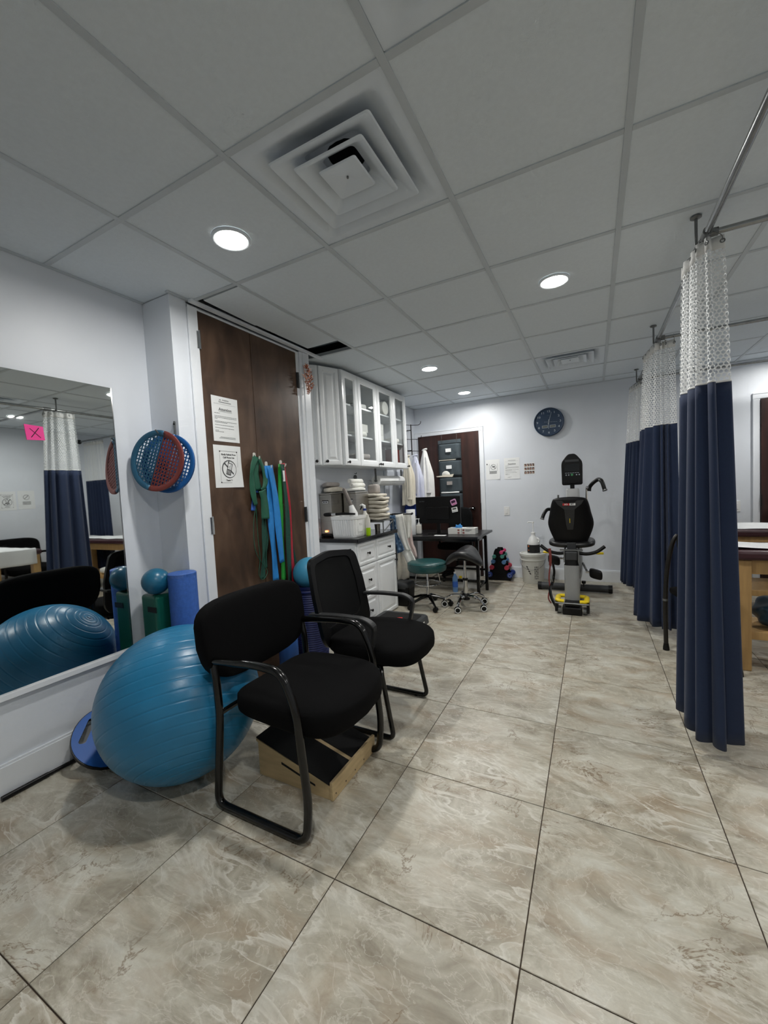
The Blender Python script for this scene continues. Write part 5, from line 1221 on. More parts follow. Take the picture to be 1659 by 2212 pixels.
# ------------------------------------------------------------------ far wall
t = thing('door_organizer', 'slate fabric pocket organizer hanging on the mahogany door', 'organizer', (-1.79, 5.50, .95))
x0, x1, yw = -1.962, -1.628, YF-.0465
obj('back_panel', MB().box(x0, x1, yw-.004, yw, .93, 1.925), slate_m, t)
obj('top_flap', MB().box(x0+.002, x1-.002, yw-.010, yw-.0045, 1.872, 1.922), slate_m, t)
for x in (-1.905, -1.685): obj('hanger', MB().tube(rnd([(x, yw-.012, 1.895), (x, yw-.014, 1.935), (x, yw-.004, 1.955), (x, yw-.004, 2.0), (x, yw+.01, 2.010)], .008), .0028, 6), steel_m, t)
for k, (zt, zb) in enumerate(((1.868, 1.640), (1.632, 1.405), (1.397, 1.180), (1.172, .945))):
    G = []
    for i in range(8):
        s = i/7; row = []
        for j in range(11):
            u = j/10; bow = .012+.038*(s**.7)*(1-.35*abs(2*u-1)**4)+.006*math.sin(u*9+k*2)*math.sin(s*PI); row.append((x0+(x1-x0)*u, yw-.005-(bow if 0 < j < 10 else .003), zb+(zt-zb)*s))
        G.append(row)
    p = sub(obj('pocket', MB().sheet(G), slate_m, t, smooth=True, solid=.003, ang=180))
    obj('pocket_edge', MB().tube([Vector(q) for q in G[-1]], .0045, 6), black_m, p)
    obj('pocket_floor', MB().box(x0+.004, x1-.004, yw-.034, yw-.005, zb-.003, zb+.004), black_m, p)
    obj('label_window', MB().box(-1.836, -1.756, yw-.060, yw-.0575, zb+.11, zb+.16), paper_m if k < 2 else greytowel_m, p)
one('paper_bundle', MB().box(-1.945, -1.70, yw-.040, yw-.012, 1.63, 1.645), coatc_m, 'cream papers poking out of the second organizer pocket', 'paper', (-1.82, 5.49, 1.63), bevel=.002)
t = thing('envelope', 'cream envelope sticking out of the third organizer pocket', 'envelope', (-1.86, 5.46, 1.395))
obj('envelope_body', MB().prism([(-.12, .0), (.11, -.01), (.13, .03), (-.13, .012)], (-1.86, yw-.058, 1.41), (1,0,0), (0,0,1), (0,.03,0)), coatc_m, t)
one('cloth_scrap', MB().superell((-1.85, yw-.040, 1.455), .055, .02, .035, .8, .8, 20, 12, lambda x, y, z: (x*(1-z*9), y, z)), towelw_m, 'white crumpled cloth on the envelope in the organizer', 'cloth', (-1.85, yw-.04, 1.42), smooth=True)
one('paper_bundle', soft((-1.80, yw-.030, 1.178), .135, .016, .016, 5, .6, .004), paper_m, 'white folded papers in the lowest visible organizer pocket', 'paper', (-1.8, yw-.03, 1.16), smooth=True)

def far_note(label, x0, x1, z0, z1, name='paper_notice', curl=None, m=None):
    return notice_att(name, label, ((x0+x1)/2, YF-.0005, (z0+z1)/2), (1,0,0), (0,0,1), x1-x0, z1-z0, curl=curl)
t, o, r, u = far_note('small no-smoking style notice in a plastic sleeve beside the far door casing', -1.306, -1.118, 1.332, 1.603, curl=lambda a, b: .012*max(0, a-.7)*max(0, .5-b)*4)
c = o+u*.035+r*.01
obj('print_ring', MB().tube([c+(r*math.cos(a*PI/16)+u*math.sin(a*PI/16))*.034 for a in range(32)], .003, 6, True, flat=.2), ink_m, t)
obj('print_bar', MB().obox(c, (r*.707-u*.707)*.034, (r*.707+u*.707)*.003, r.cross(u)*.0002).obox(c, (r*.9+u*.1)*.02, u*.004, r.cross(u)*.0002).obox(c+r*.01+u*.008, r*.008, u*.005, r.cross(u)*.0002), ink_m, t)
mb = MB()
for q in range(5): bar(mb, o, r, u, -.045, .055, -.022-q*.008, .004)
for x in (-.048, .058): mb.obox(c+r*(x-.005)+u*-.005, r*.0008, u*.05, r.cross(u)*.0001)
obj('print_text', mb, ink_m, t)
obj('pin', MB().sphere(o+r*-.075+u*.075, .008, 10, 6), darkgrey_m, t)
t, o, r, u = far_note('white Attention notice in the middle of the three far-wall papers', -1.060, -.860, 1.326, 1.606, curl=lambda a, b: .006*max(0, .2-b)*a*3)
attention(t, o, r, u, .20, .28, False)
t, o, r, u = far_note('small sheet of twelve dark photos, rightmost of the far-wall papers', -.808, -.672, 1.372, 1.522, 'photo_sheet')
pm = MB(); rg = random.Random(4)
ph_m = mat('dark_photo_print', (70, 52, 48), .6, var=.6, vs_=60)
for i in range(3):
    for j in range(4): bar(pm, o, r, u, -.062+j*.032, -.062+j*.032+.027, .048-i*.048, .034)
obj('print_photos', pm, ph_m, t); pm = MB()
for i in range(3):
    for j in range(4): pm.obox(o+r*(-.050+j*.032+rg.uniform(-.004, .004))+u*(.044-i*.048), r*.006, u*.010, r.cross(u)*.0003)
obj('print_figures', pm, mat('tan_photo_print', (196, 160, 140), .6, var=.3, vs_=80), t)

# clock
cx, cz, R = -.486, 2.016, .178
t = thing('wall_clock', 'round slate-blue wall clock with silver numerals and two small displays', 'clock', (cx, YF, cz-R))
obj('case', MB().lathe([(0, 0), (R-.004, 0), (R, -.012), (R, -.042), (R-.006, -.048), (R-.014, -.045), (R-.016, -.038), (0, -.038)][::-1], (cx, YF-.002, cz), 56, 'y'), clockface_m, t, smooth=True, ang=40)
RT = (1, 0, 0); yf = YF-.0415
for h in range(1, 13):
    a = PI/2-h*2*PI/12; s = textmb(str(h), .036, (cx+.135*math.cos(a), yf, cz+.132*math.sin(a)), RT, (0,0,1), .0004, .0004, sx=1.25); obj('numeral', s, silver_m, t)
for x in (-.081, .012):
    obj('display', MB().box(cx+x, cx+x+.068, yf-.001, yf+.0005, cz-.072, cz-.040), silver_m, t); obj('display_glass', MB().box(cx+x+.004, cx+x+.064, yf-.0016, yf-.001, cz-.068, cz-.044), lcd_m, t)
def hand(name, ang, l, tail, w, y):
    d = Vector((math.sin(ang), 0, math.cos(ang))); n = Vector((d.z, 0, -d.x)); c = Vector((cx, y, cz)); obj(name, MB().add([c-d*tail-n*w, c-d*tail+n*w, c+d*l+n*w*.6, c+d*l-n*w*.6, c-d*tail-n*w+Vector((0,.001,0)), c-d*tail+n*w+Vector((0,.001,0)), c+d*l+n*w*.6+Vector((0,.001,0)), c+d*l-n*w*.6+Vector((0,.001,0))], [(0,1,2,3),(7,6,5,4),(0,4,5,1),(1,5,6,2),(2,6,7,3),(3,7,4,0)]), silver_m, t)
hand('hour_hand', math.radians(182), .085, .030, .0036, yf-.004); hand('minute_hand', math.radians(16), .125, .03, .0026, yf-.006); hand('second_hand', math.radians(94), .10, .055, .0011, yf-.008)
obj('maker_print', MB().box(cx-.02, cx+.018, yf-.0008, yf, cz+.078, cz+.081), mat('dim_print', (90, 104, 118), .5), t)

# dumbbell rack
t = thing('dumbbell_rack', 'black A-frame dumbbell rack on the floor by the far wall', 'dumbbell rack', (-1.13, 5.41, 0))
for y in (5.335, 5.475):
    obj('side_frame', MB().prism([(-1.285, 0), (-.985, 0), (-.995, .05), (-1.075, .36), (-1.10, .42), (-1.165, .42), (-1.185, .38), (-1.265, .05)], (0, y, 0), (1,0,0), (0,0,1), (0, .012, 0)), black_m, t, bevel=.003)
for x in (-1.26, -1.0): obj('foot_bar', MB().box(x-.015, x+.015, 5.348, 5.474, .0, .02), black_m, t)
DB = [(-1.085, .375, pinkd, .024, 'pink'), (-1.178, .318, greend, .025, 'left green'), (-1.075, .322, greend, .025, 'right green'), (-1.192, .253, blued, .028, 'left pale blue'), (-1.055, .247, blued, .028, 'right pale blue'),
      (-1.212, .175, redd, .031, 'left coral'), (-1.022, .175, redd, .031, 'right coral'), (-1.245, .078, navyd, .036, 'left navy'), (-.985, .078, navyd, .036, 'right navy')]
for x, z, m, rr, lab in DB:
    d = thing('dumbbell', lab+' dumbbell resting on the A-frame rack', 'dumbbell', (x, 5.41, z-rr), group='dumbbells on the rack')
    for s in (-1, 1): obj('head', MB().lathe([(0, -.022), (rr*.85, -.022), (rr, -.014), (rr, .014), (rr*.85, .022), (0, .022)], (x, 5.41+s*.098, z), 16, 'y'), m, d, smooth=True, ang=40)
    obj('grip', MB().cyl((x, 5.33, z), (x, 5.49, z), .012, 12), m, d, smooth=True)
    if 'navy' in lab: obj('number_ring', MB().tube([(x+.018*math.cos(a*PI/10), 5.2895, z+.018*math.sin(a*PI/10)) for a in range(20)], .002, 6, True), silver_m, d)

# bucket and pump jug
t = thing('bucket', 'white lidded plastic bucket with dark printing beside the bike', 'bucket', (-.705, 5.36, 0))
bx, by = -.705, 5.36
obj('body', MB().lathe([(0, 0), (.122, 0), (.126, .006), (.140, .285), (.150, .290), (.150, .300), (.143, .304), (.144, .33), (.152, .334), (.152, .342), (.146, .345)], (bx, by, 0), 44), bucket_m, t, smooth=True, ang=35)
obj('lid', MB().lathe([(.146, .3455), (.157, .346), (.158, .372), (.150, .378), (.140, .378), (.136, .368), (0, .366)], (bx, by, 0), 44), bucket_m, t, smooth=True, ang=35)
obj('handle', MB().tube([(bx+.152*math.cos(a), by-.152*abs(math.cos(a*0))*math.sin(a)*.9-.01, .30-.12*math.sin(a)) for a in [k*PI/16 for k in range(17)]], .0022, 6), greymet_m, t)
pm = MB()
for q in range(7):
    a = -PI/2+.42+.0*q
    zc = .07+q*.024
    for w_ in range(3):
        aa = -PI/2+.30+w_*.13; d = Vector((math.cos(aa), math.sin(aa), 0)); rr = .124+zc*.052+.0012; pm.obox(Vector((bx, by, zc))+d*rr, d.cross(Vector((0,0,1)))*.006, Vector((0,0,1))*(.008 if (q+w_) % 2 else .005), d*.0004)
for q in range(4):
    aa = -PI/2-.40+q*.09; d = Vector((math.cos(aa), math.sin(aa), 0)); zc = .215-q*.028; pm.obox(Vector((bx, by, zc))+d*(.124+zc*.052+.0012), d.cross(Vector((0,0,1)))*.010+Vector((0,0,.006)), Vector((0,0,1))*.008, d*.0004)
obj('print', pm, darkink_m, t)
t = thing('pump_jug', 'white gallon pump jug with a black label standing on the bucket', 'jug', (-.69, 5.36, .366))
jx, jy, jz = -.69, 5.355, .3665
obj('body', MB().lathe([(0, 0), (.070, 0), (.075, .006), (.075, .135), (.070, .150), (.045, .205), (.028, .225), (.024, .245), (.024, .25)], (jx, jy, jz), 32), white_m, t, smooth=True, ang=50)
obj('label', MB().lathe([(.0757, .015), (.0757, .118)], (jx, jy, jz), 32, cap=False), darkink_m, t, smooth=True)
pm = MB(); 
for aa, zc, hw, hh_, in ((-PI/2-.75, .10, .009, .010), (-PI/2-.75, .05, .008, .006)):
    d = Vector((math.cos(aa), math.sin(aa), 0)); pm.obox(Vector((jx, jy, jz+zc))+d*.0762, d.cross(Vector((0,0,1)))*hw, Vector((0,0,1))*hh_, d*.0005)
obj('label_print', pm, mat('orange_print', (206, 110, 60), .5), t)
obj('handle', MB().tube(rnd([(jx+.045, jy-.02, jz+.20), (jx+.075, jy-.03, jz+.185), (jx+.070, jy-.03, jz+.15)], .02), .010, 10), white_m, t, smooth=True)
obj('pump', MB().lathe([(.027, .25), (.027, .268), (.010, .275), (.006, .29), (.006, .385), (.014, .388), (.012, .405), (0, .406)], (jx, jy, jz), 18), white_m, t, smooth=True, ang=40)
obj('spout', MB().tube([(jx+.01, jy, jz+.398), (jx-.055, jy-.01, jz+.402), (jx-.062, jy-.012, jz+.39)], .008, 8), white_m, t, smooth=True)
# ================================================================== EXERCISE BIKE
bxc = -.203
t = thing('recumbent_bike', 'black and grey recumbent exercise bike facing the far wall', 'exercise bike', (bxc, 4.6, 0))
obj('rear_foot', MB().box(bxc-.085, bxc+.085, 4.085, 4.20, .0, .075), black_m, t, bevel=.012)
for s in (-1, 1):
    obj('transport_wheel', MB().lathe([(0, -.018), (.034, -.018), (.036, 0), (.034, .018), (0, .018)], (bxc+s*.112, 4.14, .036), 20, 'x'), greymet_m, t, smooth=True)
    obj('foot_block', MB().box(bxc+s*.135-.012, bxc+s*.135+.012, 4.08, 4.22, .028, .125), black_m, t, bevel=.006)
    y_ = sub(obj('yellow_grip', MB().tube(rnd([(bxc+s*.068, 4.105, .128), (bxc+s*.125, 4.105, .132), (bxc+s*.125, 4.26, .138), (bxc+s*.068, 4.27, .138)], .03), .024, 10, flat=.7), yellow_m, t, smooth=True))
obj('rear_bar', MB().cyl((bxc-.145, 4.075, .115), (bxc+.145, 4.075, .115), .007, 10), greymet_m, t, smooth=True)
obj('step_plate', MB().box(bxc-.064, bxc+.064, 4.09, 4.30, .085, .125), black_m, t, bevel=.008)
obj('main_rail', MB().prism(rrect(-.055, .055, -.05, .05, .02), (bxc, 4.28, .135), (1,0,0), (0,0,1), (0, .78, 0)), greyplast_m, t, bevel=.004)
obj('seat_post', frust(MB(), [[(bxc+a, 4.215+b, .12) for a, b in rrect(-.066, .066, -.050, .050, .04)], [(bxc+a, 4.23+b, .455) for a, b in rrect(-.066, .066, -.050, .050, .04)]]), greyplast_m, t, smooth=True)
obj('post_collar', frust(MB(), [[(bxc+a, 4.23+b, .452) for a, b in rrect(-.060, .060, -.046, .046, .035)], [(bxc+a, 4.24+b, .53) for a, b in rrect(-.055, .055, -.045, .045, .03)]]), black_m, t, smooth=True)
obj('carriage', MB().box(bxc-.052, bxc+.052, 4.185, 4.42, .505, .585), darkgrey_m, t, bevel=.008)
for s in (-1, 1): obj('carriage_plate', MB().box(bxc+s*.062-.006, bxc+s*.062+.006, 4.20, 4.40, .48, .60), greymet_m, t, bevel=.002)
obj('seat_slide', MB().box(bxc-.10, bxc+.10, 4.21, 4.24, .592, .604), greymet_m, t)
obj('seat', MB().superell((bxc-.005, 4.52, .632), .212, .235, .034, .5, .45, 40, 12, lambda x, y, z: (x*(1-.12*max(0, y/.235)), y, z+.012*(x/.2)**2)), mat('black_vinyl', (22, 22, 23), .35, var=.1), t, smooth=True, ang=180)
# backrest shell: tapered shield shape leaning back
sh = cr([(-.125, .475, 0), (0, .487, 0), (.125, .475, 0), (.160, .44, 0), (.185, .33, 0), (.205, .21, 0), (.160, .07, 0), (.118, .010, 0), (0, -.005, 0), (-.118, .010, 0), (-.160, .07, 0), (-.205, .21, 0), (-.185, .33, 0), (-.160, .44, 0)], 5, True)
def back(a, b, off): return (bxc-.008+a, 4.36-.10*(b/.48)+off+.05*(a/.2)**2, .622+b)
mb = MB(); n = len(sh); cxa, cya = 0, .24; V = []; F = []
for sc, off in ((.0, -.030), (.55, -.030), (.88, -.026), (.97, -.016), (1.0, .0), (.98, .030), (.85, .045), (0, .045)):
    V += [back(cxa+(p.x-cxa)*max(sc, .001), cya+(p.y-cya)*max(sc, .001), off) for p in sh]
for i in range(7):
    for k in range(n): F.append((i*n+k, i*n+(k+1) % n, (i+1)*n+(k+1) % n, (i+1)*n+k))
bk = sub(obj('backrest', mb.add(V, F), mat('black_shell', (10, 10, 11), .5, var=.1, spec=.25), t, smooth=True, ang=50))
obj('shell_brace', MB().add([back(a, b, -.040) for a, b in ((-.125, .452), (.125, .452), (.105, .415), (.045, .365), (.035, .22), (.025, .165), (-.025, .165), (-.035, .22), (-.045, .365), (-.105, .415))]+[back(a, b, -.026) for a, b in ((-.125, .452), (.125, .452), (.105, .415), (.045, .365), (.035, .22), (.025, .165), (-.025, .165), (-.035, .22), (-.045, .365), (-.105, .415))], [tuple(range(9, -1, -1)), tuple(range(10, 20))]+[(i, (i+1) % 10, 10+(i+1) % 10, 10+i) for i in range(10)]), darkblk_m, bk)
def bvec(a, b, off): return Vector(back(a, b, off))
uq = (bvec(0, .44, 0)-bvec(0, .40, 0)).normalized()
obj('badge', MB().obox(bvec(-.028, .415, -.0415), (.030, 0, 0), uq*.011, (0, -.0006, 0)), red_m, bk)
obj('badge', MB().obox(bvec(.028, .415, -.0415), (.026, 0, 0), uq*.011, (0, -.0006, 0)), white_m, bk)
obj('badge_letters', textmb('SCI', .019, bvec(-.028, .415, -.0432), (1,0,0), uq, .0003, .0006, sx=1.1), white_m, bk)
obj('badge_letters', textmb('FIT', .019, bvec(.026, .415, -.0432), (1,0,0), uq, .0003, .0006, sx=1.1), darkink_m, bk)
obj('yellow_stripe', MB().obox(bvec(.0, .255, -.0415), (.0025, 0, 0), uq*.022, (0, -.0006, 0)), yellow_m, bk)
obj('back_bracket', MB().box(bxc-.040, bxc+.040, 4.285, 4.335, .575, .66), darkgrey_m, t, bevel=.004)
for s in (-1, 1):
    obj('side_handle', MB().tube(cr([(bxc+s*.05, 4.33, .555), (bxc+s*.13, 4.32, .548), (bxc+s*.215, 4.31, .572), (bxc+s*.285, 4.33, .622)], 7), .0165, 12), black_m, t, smooth=True)
    l = sub(obj('seat_lever', MB().tube([(bxc+s*.06, 4.42, .535), (bxc+s*.265, 4.46, .535)], .009, 8), greymet_m, t))
    obj('lever_tip', MB().cyl((bxc+s*.215, 4.45, .535), (bxc+s*.275, 4.462, .535), .012, 10), yellow_m, l, smooth=True)
# front housing and mast
obj('drive_housing', MB().superell((bxc, 5.02, .36), .075, .20, .22, .5, .6, 32, 16), greyplast_m, t, smooth=True, ang=180)
obj('mast', frust(MB(), [[(bxc+a, 5.00+b, .50) for a, b in rrect(-.075, .075, -.05, .05, .03)], [(bxc+a*.95, 4.96+b, .95) for a, b in rrect(-.075, .075, -.05, .05, .03)], [(bxc-.005+a*.90, 4.94+b, 1.16) for a, b in rrect(-.075, .075, -.05, .05, .03)], [(bxc-.005+a*.8, 4.94+b*.8, 1.175) for a, b in rrect(-.075, .075, -.05, .05, .03)], [(bxc-.005+a*.1, 4.94+b*.1, 1.176) for a, b in rrect(-.075, .075, -.05, .05, .03)]]), mat('pale_grey_housing', (186, 188, 188), .4), t, smooth=True, ang=40)
obj('console_neck', MB().box(bxc-.028, bxc+.016, 4.915, 4.945, 1.165, 1.24), black_m, t, bevel=.004)
con = sub(obj('console', MB().prism([(p.x, p.y) for p in rnd([(-.103, 1.215, 0), (.103, 1.215, 0), (.106, 1.44, 0), (.100, 1.475, 0), (.055, 1.535, 0), (.03, 1.557, 0), (-.03, 1.557, 0), (-.055, 1.535, 0), (-.100, 1.475, 0), (-.106, 1.44, 0)], .022, 4, True)], (bxc-.006, 4.90, 0), (1,0,0), (0,0,1), (0, .05, 0)), black_m, t, bevel=.006))
obj('screen', MB().box(bxc-.080, bxc+.068, 4.8965, 4.8995, 1.365, 1.445), mat('dark_screen', (24, 26, 27), .15), con)
obj('book_ledge', MB().box(bxc-.085, bxc+.075, 4.882, 4.8995, 1.232, 1.262), black_m, con, bevel=.004)
obj('vent_slot', MB().box(bxc-.075, bxc+.065, 4.8975, 4.8998, 1.47, 1.495), darkgrey_m, con)
pm = MB()
for q in range(6): pm.box(bxc-.074+q*.024, bxc-.056+q*.024, 4.8975, 4.8996, 1.346, 1.351)
for q in (0, 1, 4, 5): pm.box(bxc-.070+q*.026, bxc-.058+q*.026, 4.8975, 4.8996, 1.320, 1.333)
obj('key_print', pm, silver_m, con)
obj('start_key', MB().lathe([(0, -.002), (.013, -.002), (.013, 0)], (bxc-.006, 4.8995, 1.328), 18, 'y'), mat('green_key', (70, 150, 96), .5), con)
# arm levers
for pts, lab in (([(bxc+.135, 4.75, .62), (bxc+.138, 4.74, .95), (bxc+.138, 4.70, 1.165), (bxc+.150, 4.68, 1.185)], 'r'), ([(bxc-.155, 4.95, .62), (bxc-.155, 4.95, .98), (bxc-.155, 4.95, 1.11)], 'l')):
    obj('lever_arm', MB().tube(cr(pts, 5), .013, 10), chrome_m, t, smooth=True)
obj('hand_grip', MB().tube(cr([(bxc+.160, 4.70, 1.145), (bxc+.168, 4.70, 1.19), (bxc+.205, 4.68, 1.235), (bxc+.250, 4.66, 1.262), (bxc+.278, 4.62, 1.235), (bxc+.300, 4.60, 1.155)], 6), .019, 12), black_m, t, smooth=True)
obj('grip_band', MB().cyl((bxc+.262, 4.645, 1.258), (bxc+.274, 4.63, 1.245), .0205, 12), greymet_m, t, smooth=True)
obj('grip_cap', MB().cyl((bxc+.300, 4.60, 1.156), (bxc+.303, 4.597, 1.147), .024, 12), greymet_m, t)
obj('hand_grip', MB().tube(cr([(bxc-.20, 4.66, .965), (bxc-.245, 4.64, .965), (bxc-.275, 4.60, .92), (bxc-.290, 4.58, .875)], 6), .018, 12), black_m, t, smooth=True)
obj('grip_cap', MB().cyl((bxc-.290, 4.58, .876), (bxc-.293, 4.577, .868), .022, 12), greymet_m, t)
obj('lever_arm', MB().tube([(bxc-.155, 4.95, .88), (bxc-.16, 4.75, .94), (bxc-.20, 4.66, .965)], .012, 10), greymet_m, t, smooth=True)
# pedals and front stabiliser
for s, z, yy in ((1, .285, 4.70), (-1, .40, 4.82)):
    obj('crank', MB().tube([(bxc+s*.08, 4.95, .34), (bxc+s*.12, yy+.02, z+.02)], .012, 8), greymet_m, t, smooth=True)
    obj('pedal', MB().superell((bxc+s*.205, yy, z-.01), .062, .045, .05, .5, .5, 20, 10, lambda x, y, z: (x, y, z-.25*x)), black_m, t, smooth=True)
    obj('pedal_pin', MB().cyl((bxc+s*.11, yy, z+.01), (bxc+s*.165, yy, z+.01), .012, 10), chrome_m, t, smooth=True)
obj('front_foot', MB().cyl((bxc-.37, 5.02, .045), (bxc+.33, 5.02, .045), .040, 18), darkgrey_m, t, smooth=True)
for x in (bxc-.385, bxc+.345): obj('foot_cap', MB().cyl((x-.02, 5.02, .045), (x+.02, 5.02, .045), .044, 18), black_m, t, smooth=True)
for s in (-1, 1): obj('leveller', MB().lathe([(.006, .085), (.006, .12), (.02, .122), (.022, .15), (0, .152)], (bxc+s*.085, 4.90, 0), 12), black_m, t, smooth=True)
# strap hanging on the bike's left handle
t = thing('exercise_strap', 'red-handled black strap hanging from the left side of the bike', 'strap', (-.41, 4.32, .04))
obj('red_handle', MB().tube(cr([(-.402, 4.285, .600), (-.395, 4.275, .52), (-.400, 4.285, .43)], 5), .017, 10, flat=.6), redw_m, t, smooth=True)
obj('webbing', MB().tube(cr([(-.400, 4.285, .43), (-.415, 4.29, .30), (-.410, 4.29, .20), (-.425, 4.28, .10), (-.400, 4.27, .05)], 5), .010, 8, flat=.4), redw_m, t, smooth=True)
obj('strap_loop', MB().tube(cr([(-.375, 4.29, .45), (-.365, 4.28, .36), (-.385, 4.28, .25), (-.405, 4.26, .20), (-.385, 4.20, .12), (-.340, 4.13, .06)], 6), .017, 8, flat=.35), black_m, t, smooth=True)
obj('carabiner', MB().tube([(-.372+.012*math.cos(a*PI/6), 4.275, .29+.028*math.sin(a*PI/6)) for a in range(12)], .0032, 6, True), chrome_m, t, smooth=True)

# ================================================================== CURTAINED BAYS
ZR = 2.30
XRD = .455
one('curtain_rod', MB().cyl((XRD, -1.745, ZR), (XRD, 5.12, ZR), .0135, 16), steelrod_m, 'long galvanised curtain rod running down the room over the aisle', 'curtain rod', (XRD, 1.7, ZR-.0135), smooth=True)
CR = [(2.275, 'cross curtain rod over the nearest curtain'), (3.735, 'cross curtain rod over the middle curtain'), (5.12, 'cross curtain rod over the farthest curtain')]
for y, lab in CR:
    t = thing('cross_rod', lab, 'curtain rod', (1.6, y, ZR))
    obj('tube', MB().cyl((XRD+.015, y, ZR), (XR-.012, y, ZR), .0125, 14), steelrod_m, t, smooth=True)
    obj('end_cap', MB().lathe([(.036, 0), (.034, -.012), (.02, -.02), (0, -.022)], (XR-.001, y, ZR), 20, 'x'), black_m, t, smooth=True)
    obj('tee_joint', MB().cyl((XRD, y-.03, ZR), (XRD, y+.03, ZR), .0185, 14).cyl((XRD, y, ZR), (XRD+.04, y, ZR), .0175, 14), greymet_m, t, smooth=True)
    h = thing('drop_rod', 'thin steel drop rod holding the '+lab.split('over the ')[1].replace('curtain', 'curtain junction'), 'hanger rod', (XRD-.022, y+.05, ZR))
    obj('rod', MB().cyl((XRD-.022, y+.075, ZR-.012), (XRD-.022, y+.075, HC+.0), .0065, 10), greymet_m, h, smooth=True)
    obj('flange', MB().lathe([(.022, 0), (.022, -.005), (.01, -.010)], (XRD-.022, y+.075, HC), 16), greymet_m, h)
    obj('clip', MB().tube(rnd([(XRD-.022, y+.075, ZR-.010), (XRD-.005, y+.06, ZR-.018), (XRD+.018, y+.05, ZR-.004)], .01), .005, 8), greymet_m, h, smooth=True)

def curtain(label, top, bot, folds, amp0, amp1, z0=.085, name='privacy_curtain', seed=0, zt=2.272, znet=1.655, grom=None, lift=None):
    rg = random.Random(seed); ph = rg.uniform(0, 6)
    P0, P1 = cr([(a, b, 0) for a, b in top], 16), cr([(a, b, 0) for a, b in bot], 16)
    n = folds*14
    def at(P, s): k = s*(len(P)-1); i = min(int(k), len(P)-2); return P[i].lerp(P[i+1], k-i)
    def nrm(P, s):
        d = at(P, min(1, s+.01))-at(P, max(0, s-.01)); return Vector((-d.y, d.x, 0)).normalized()
    fr_ = [rg.uniform(.7, 1.3) for _ in range(folds+2)]
    acc = [0]
    for k in range(n): acc.append(acc[-1]+fr_[int(k/14) % len(fr_)])
    acc = [a/acc[-1] for a in acc]
    def point(j, z):
        s = acc[j]; f = (zt-z)/(zt-z0); f = max(0, min(1, f)); w = f**.8
        p = at(P0, s).lerp(at(P1, s), w); q = nrm(P0, s).lerp(nrm(P1, s), w)
        a = 2*PI*j/14; amp = amp0+(amp1-amp0)*w; amp *= .75+.25*math.sin(j*.37+ph)
        wv = math.sin(a)+.22*math.sin(2*a+ph)
        return Vector((p.x, p.y, 0))+q*amp*wv+Vector((0, 0, z))
    U = [0]
    for j in range(n): U.append(U[-1]+(point(j+1, zt-.6)-point(j, zt-.6)).length)
    t = thing(name, label, 'curtain', ((top[0][0]+top[-1][0])/2, (top[0][1]+top[-1][1])/2, z0))
    def panel(za, zb, rows, off=0.0):
        G, UV = [], []
        for i in range(rows+1):
            z = za+(zb-za)*i/rows; row = []
            for j in range(n+1):
                zz = z
                if lift and i == rows and zb < .5: zz = z+lift(j/n)
                p = point(j, zz); row.append(p)
            G.append(row); UV.append([(U[j], z) for j in range(n+1)])
        return MB().sheet(G, UV)
    obj('header_band', panel(zt, zt-.055, 2), coat_m, t, smooth=True, ang=180, solid=.002)
    obj('net_panel', panel(zt-.056, znet+.004, 14), net_m, t, smooth=True, ang=180)
    obj('seam', panel(znet+.004, znet-.004, 1), coat_m, t, smooth=True, ang=180, solid=.003)
    obj('cloth_panel', panel(znet-.004, z0, 26), curt_m, t, smooth=True, ang=180, solid=.002)
    for k in range(folds):
        j = int(k*14+3.5*1); p = point(min(n, k*14+4), zt-.025); q = point(min(n, k*14+5), zt-.025); d = (q-p); nn = Vector((-d.y, d.x, 0)).normalized()
        M = Matrix.Translation(p) @ nn.to_track_quat('Z', 'Y').to_matrix().to_4x4()
        obj('grommet', MB().tube([M @ Vector((.0075*math.cos(a*PI/7), .0075*math.sin(a*PI/7), 0)) for a in range(14)], .003, 6, True), greymet_m, t, smooth=True)
        rr = Vector((XRD, p.y, ZR)) if abs(p.x-XRD) < .09 else Vector((p.x, top[0][1], ZR))
        obj('hook', MB().tube(rnd([p, p+Vector((0, 0, .022)), rr+Vector((.0, 0, .015))], .008), .0016, 5), greymet_m, t)
    return t
curtain('nearest navy privacy curtain with white netting top, bunched at the rod corner', [(.505, 2.275), (.470, 2.255), (.440, 2.27), (.428, 2.33), (.415, 2.42), (.405, 2.50)], [(.540, 2.23), (.49, 2.16), (.43, 2.15), (.385, 2.23), (.372, 2.40), (.378, 2.54)], 5, .020, .036, .075, seed=1)
curtain('middle navy privacy curtain bunched at the second rod junction', [(.555, 3.735), (.50, 3.725), (.45, 3.74), (.435, 3.85), (.42, 3.98), (.40, 4.10)], [(.56, 3.72), (.50, 3.68), (.42, 3.72), (.33, 3.86), (.325, 4.02), (.34, 4.16)], 7, .020, .036, .085, seed=2)
curtain('farthest navy privacy curtain by the clock wall', [(.52, 5.12), (.46, 5.10), (.45, 5.13), (.43, 5.22), (.40, 5.32), (.385, 5.42)], [(.52, 5.06), (.44, 5.04), (.35, 5.09), (.29, 5.20), (.275, 5.34), (.28, 5.46)], 7, .018, .028, .07, seed=3)
curtain('navy privacy curtain gathered against the right wall, seen in the mirror', [(2.12, 3.735), (2.30, 3.735), (2.45, 3.735), (2.62, 3.735)], [(2.06, 3.735), (2.28, 3.735), (2.45, 3.735), (2.66, 3.735)], 7, .022, .04, .085, seed=4)
curtain('second navy privacy curtain gathered at the right wall, nearer in the mirror', [(2.25, 2.275), (2.40, 2.275), (2.62, 2.275)], [(2.20, 2.275), (2.40, 2.275), (2.66, 2.275)], 6, .022, .04, .085, seed=6)

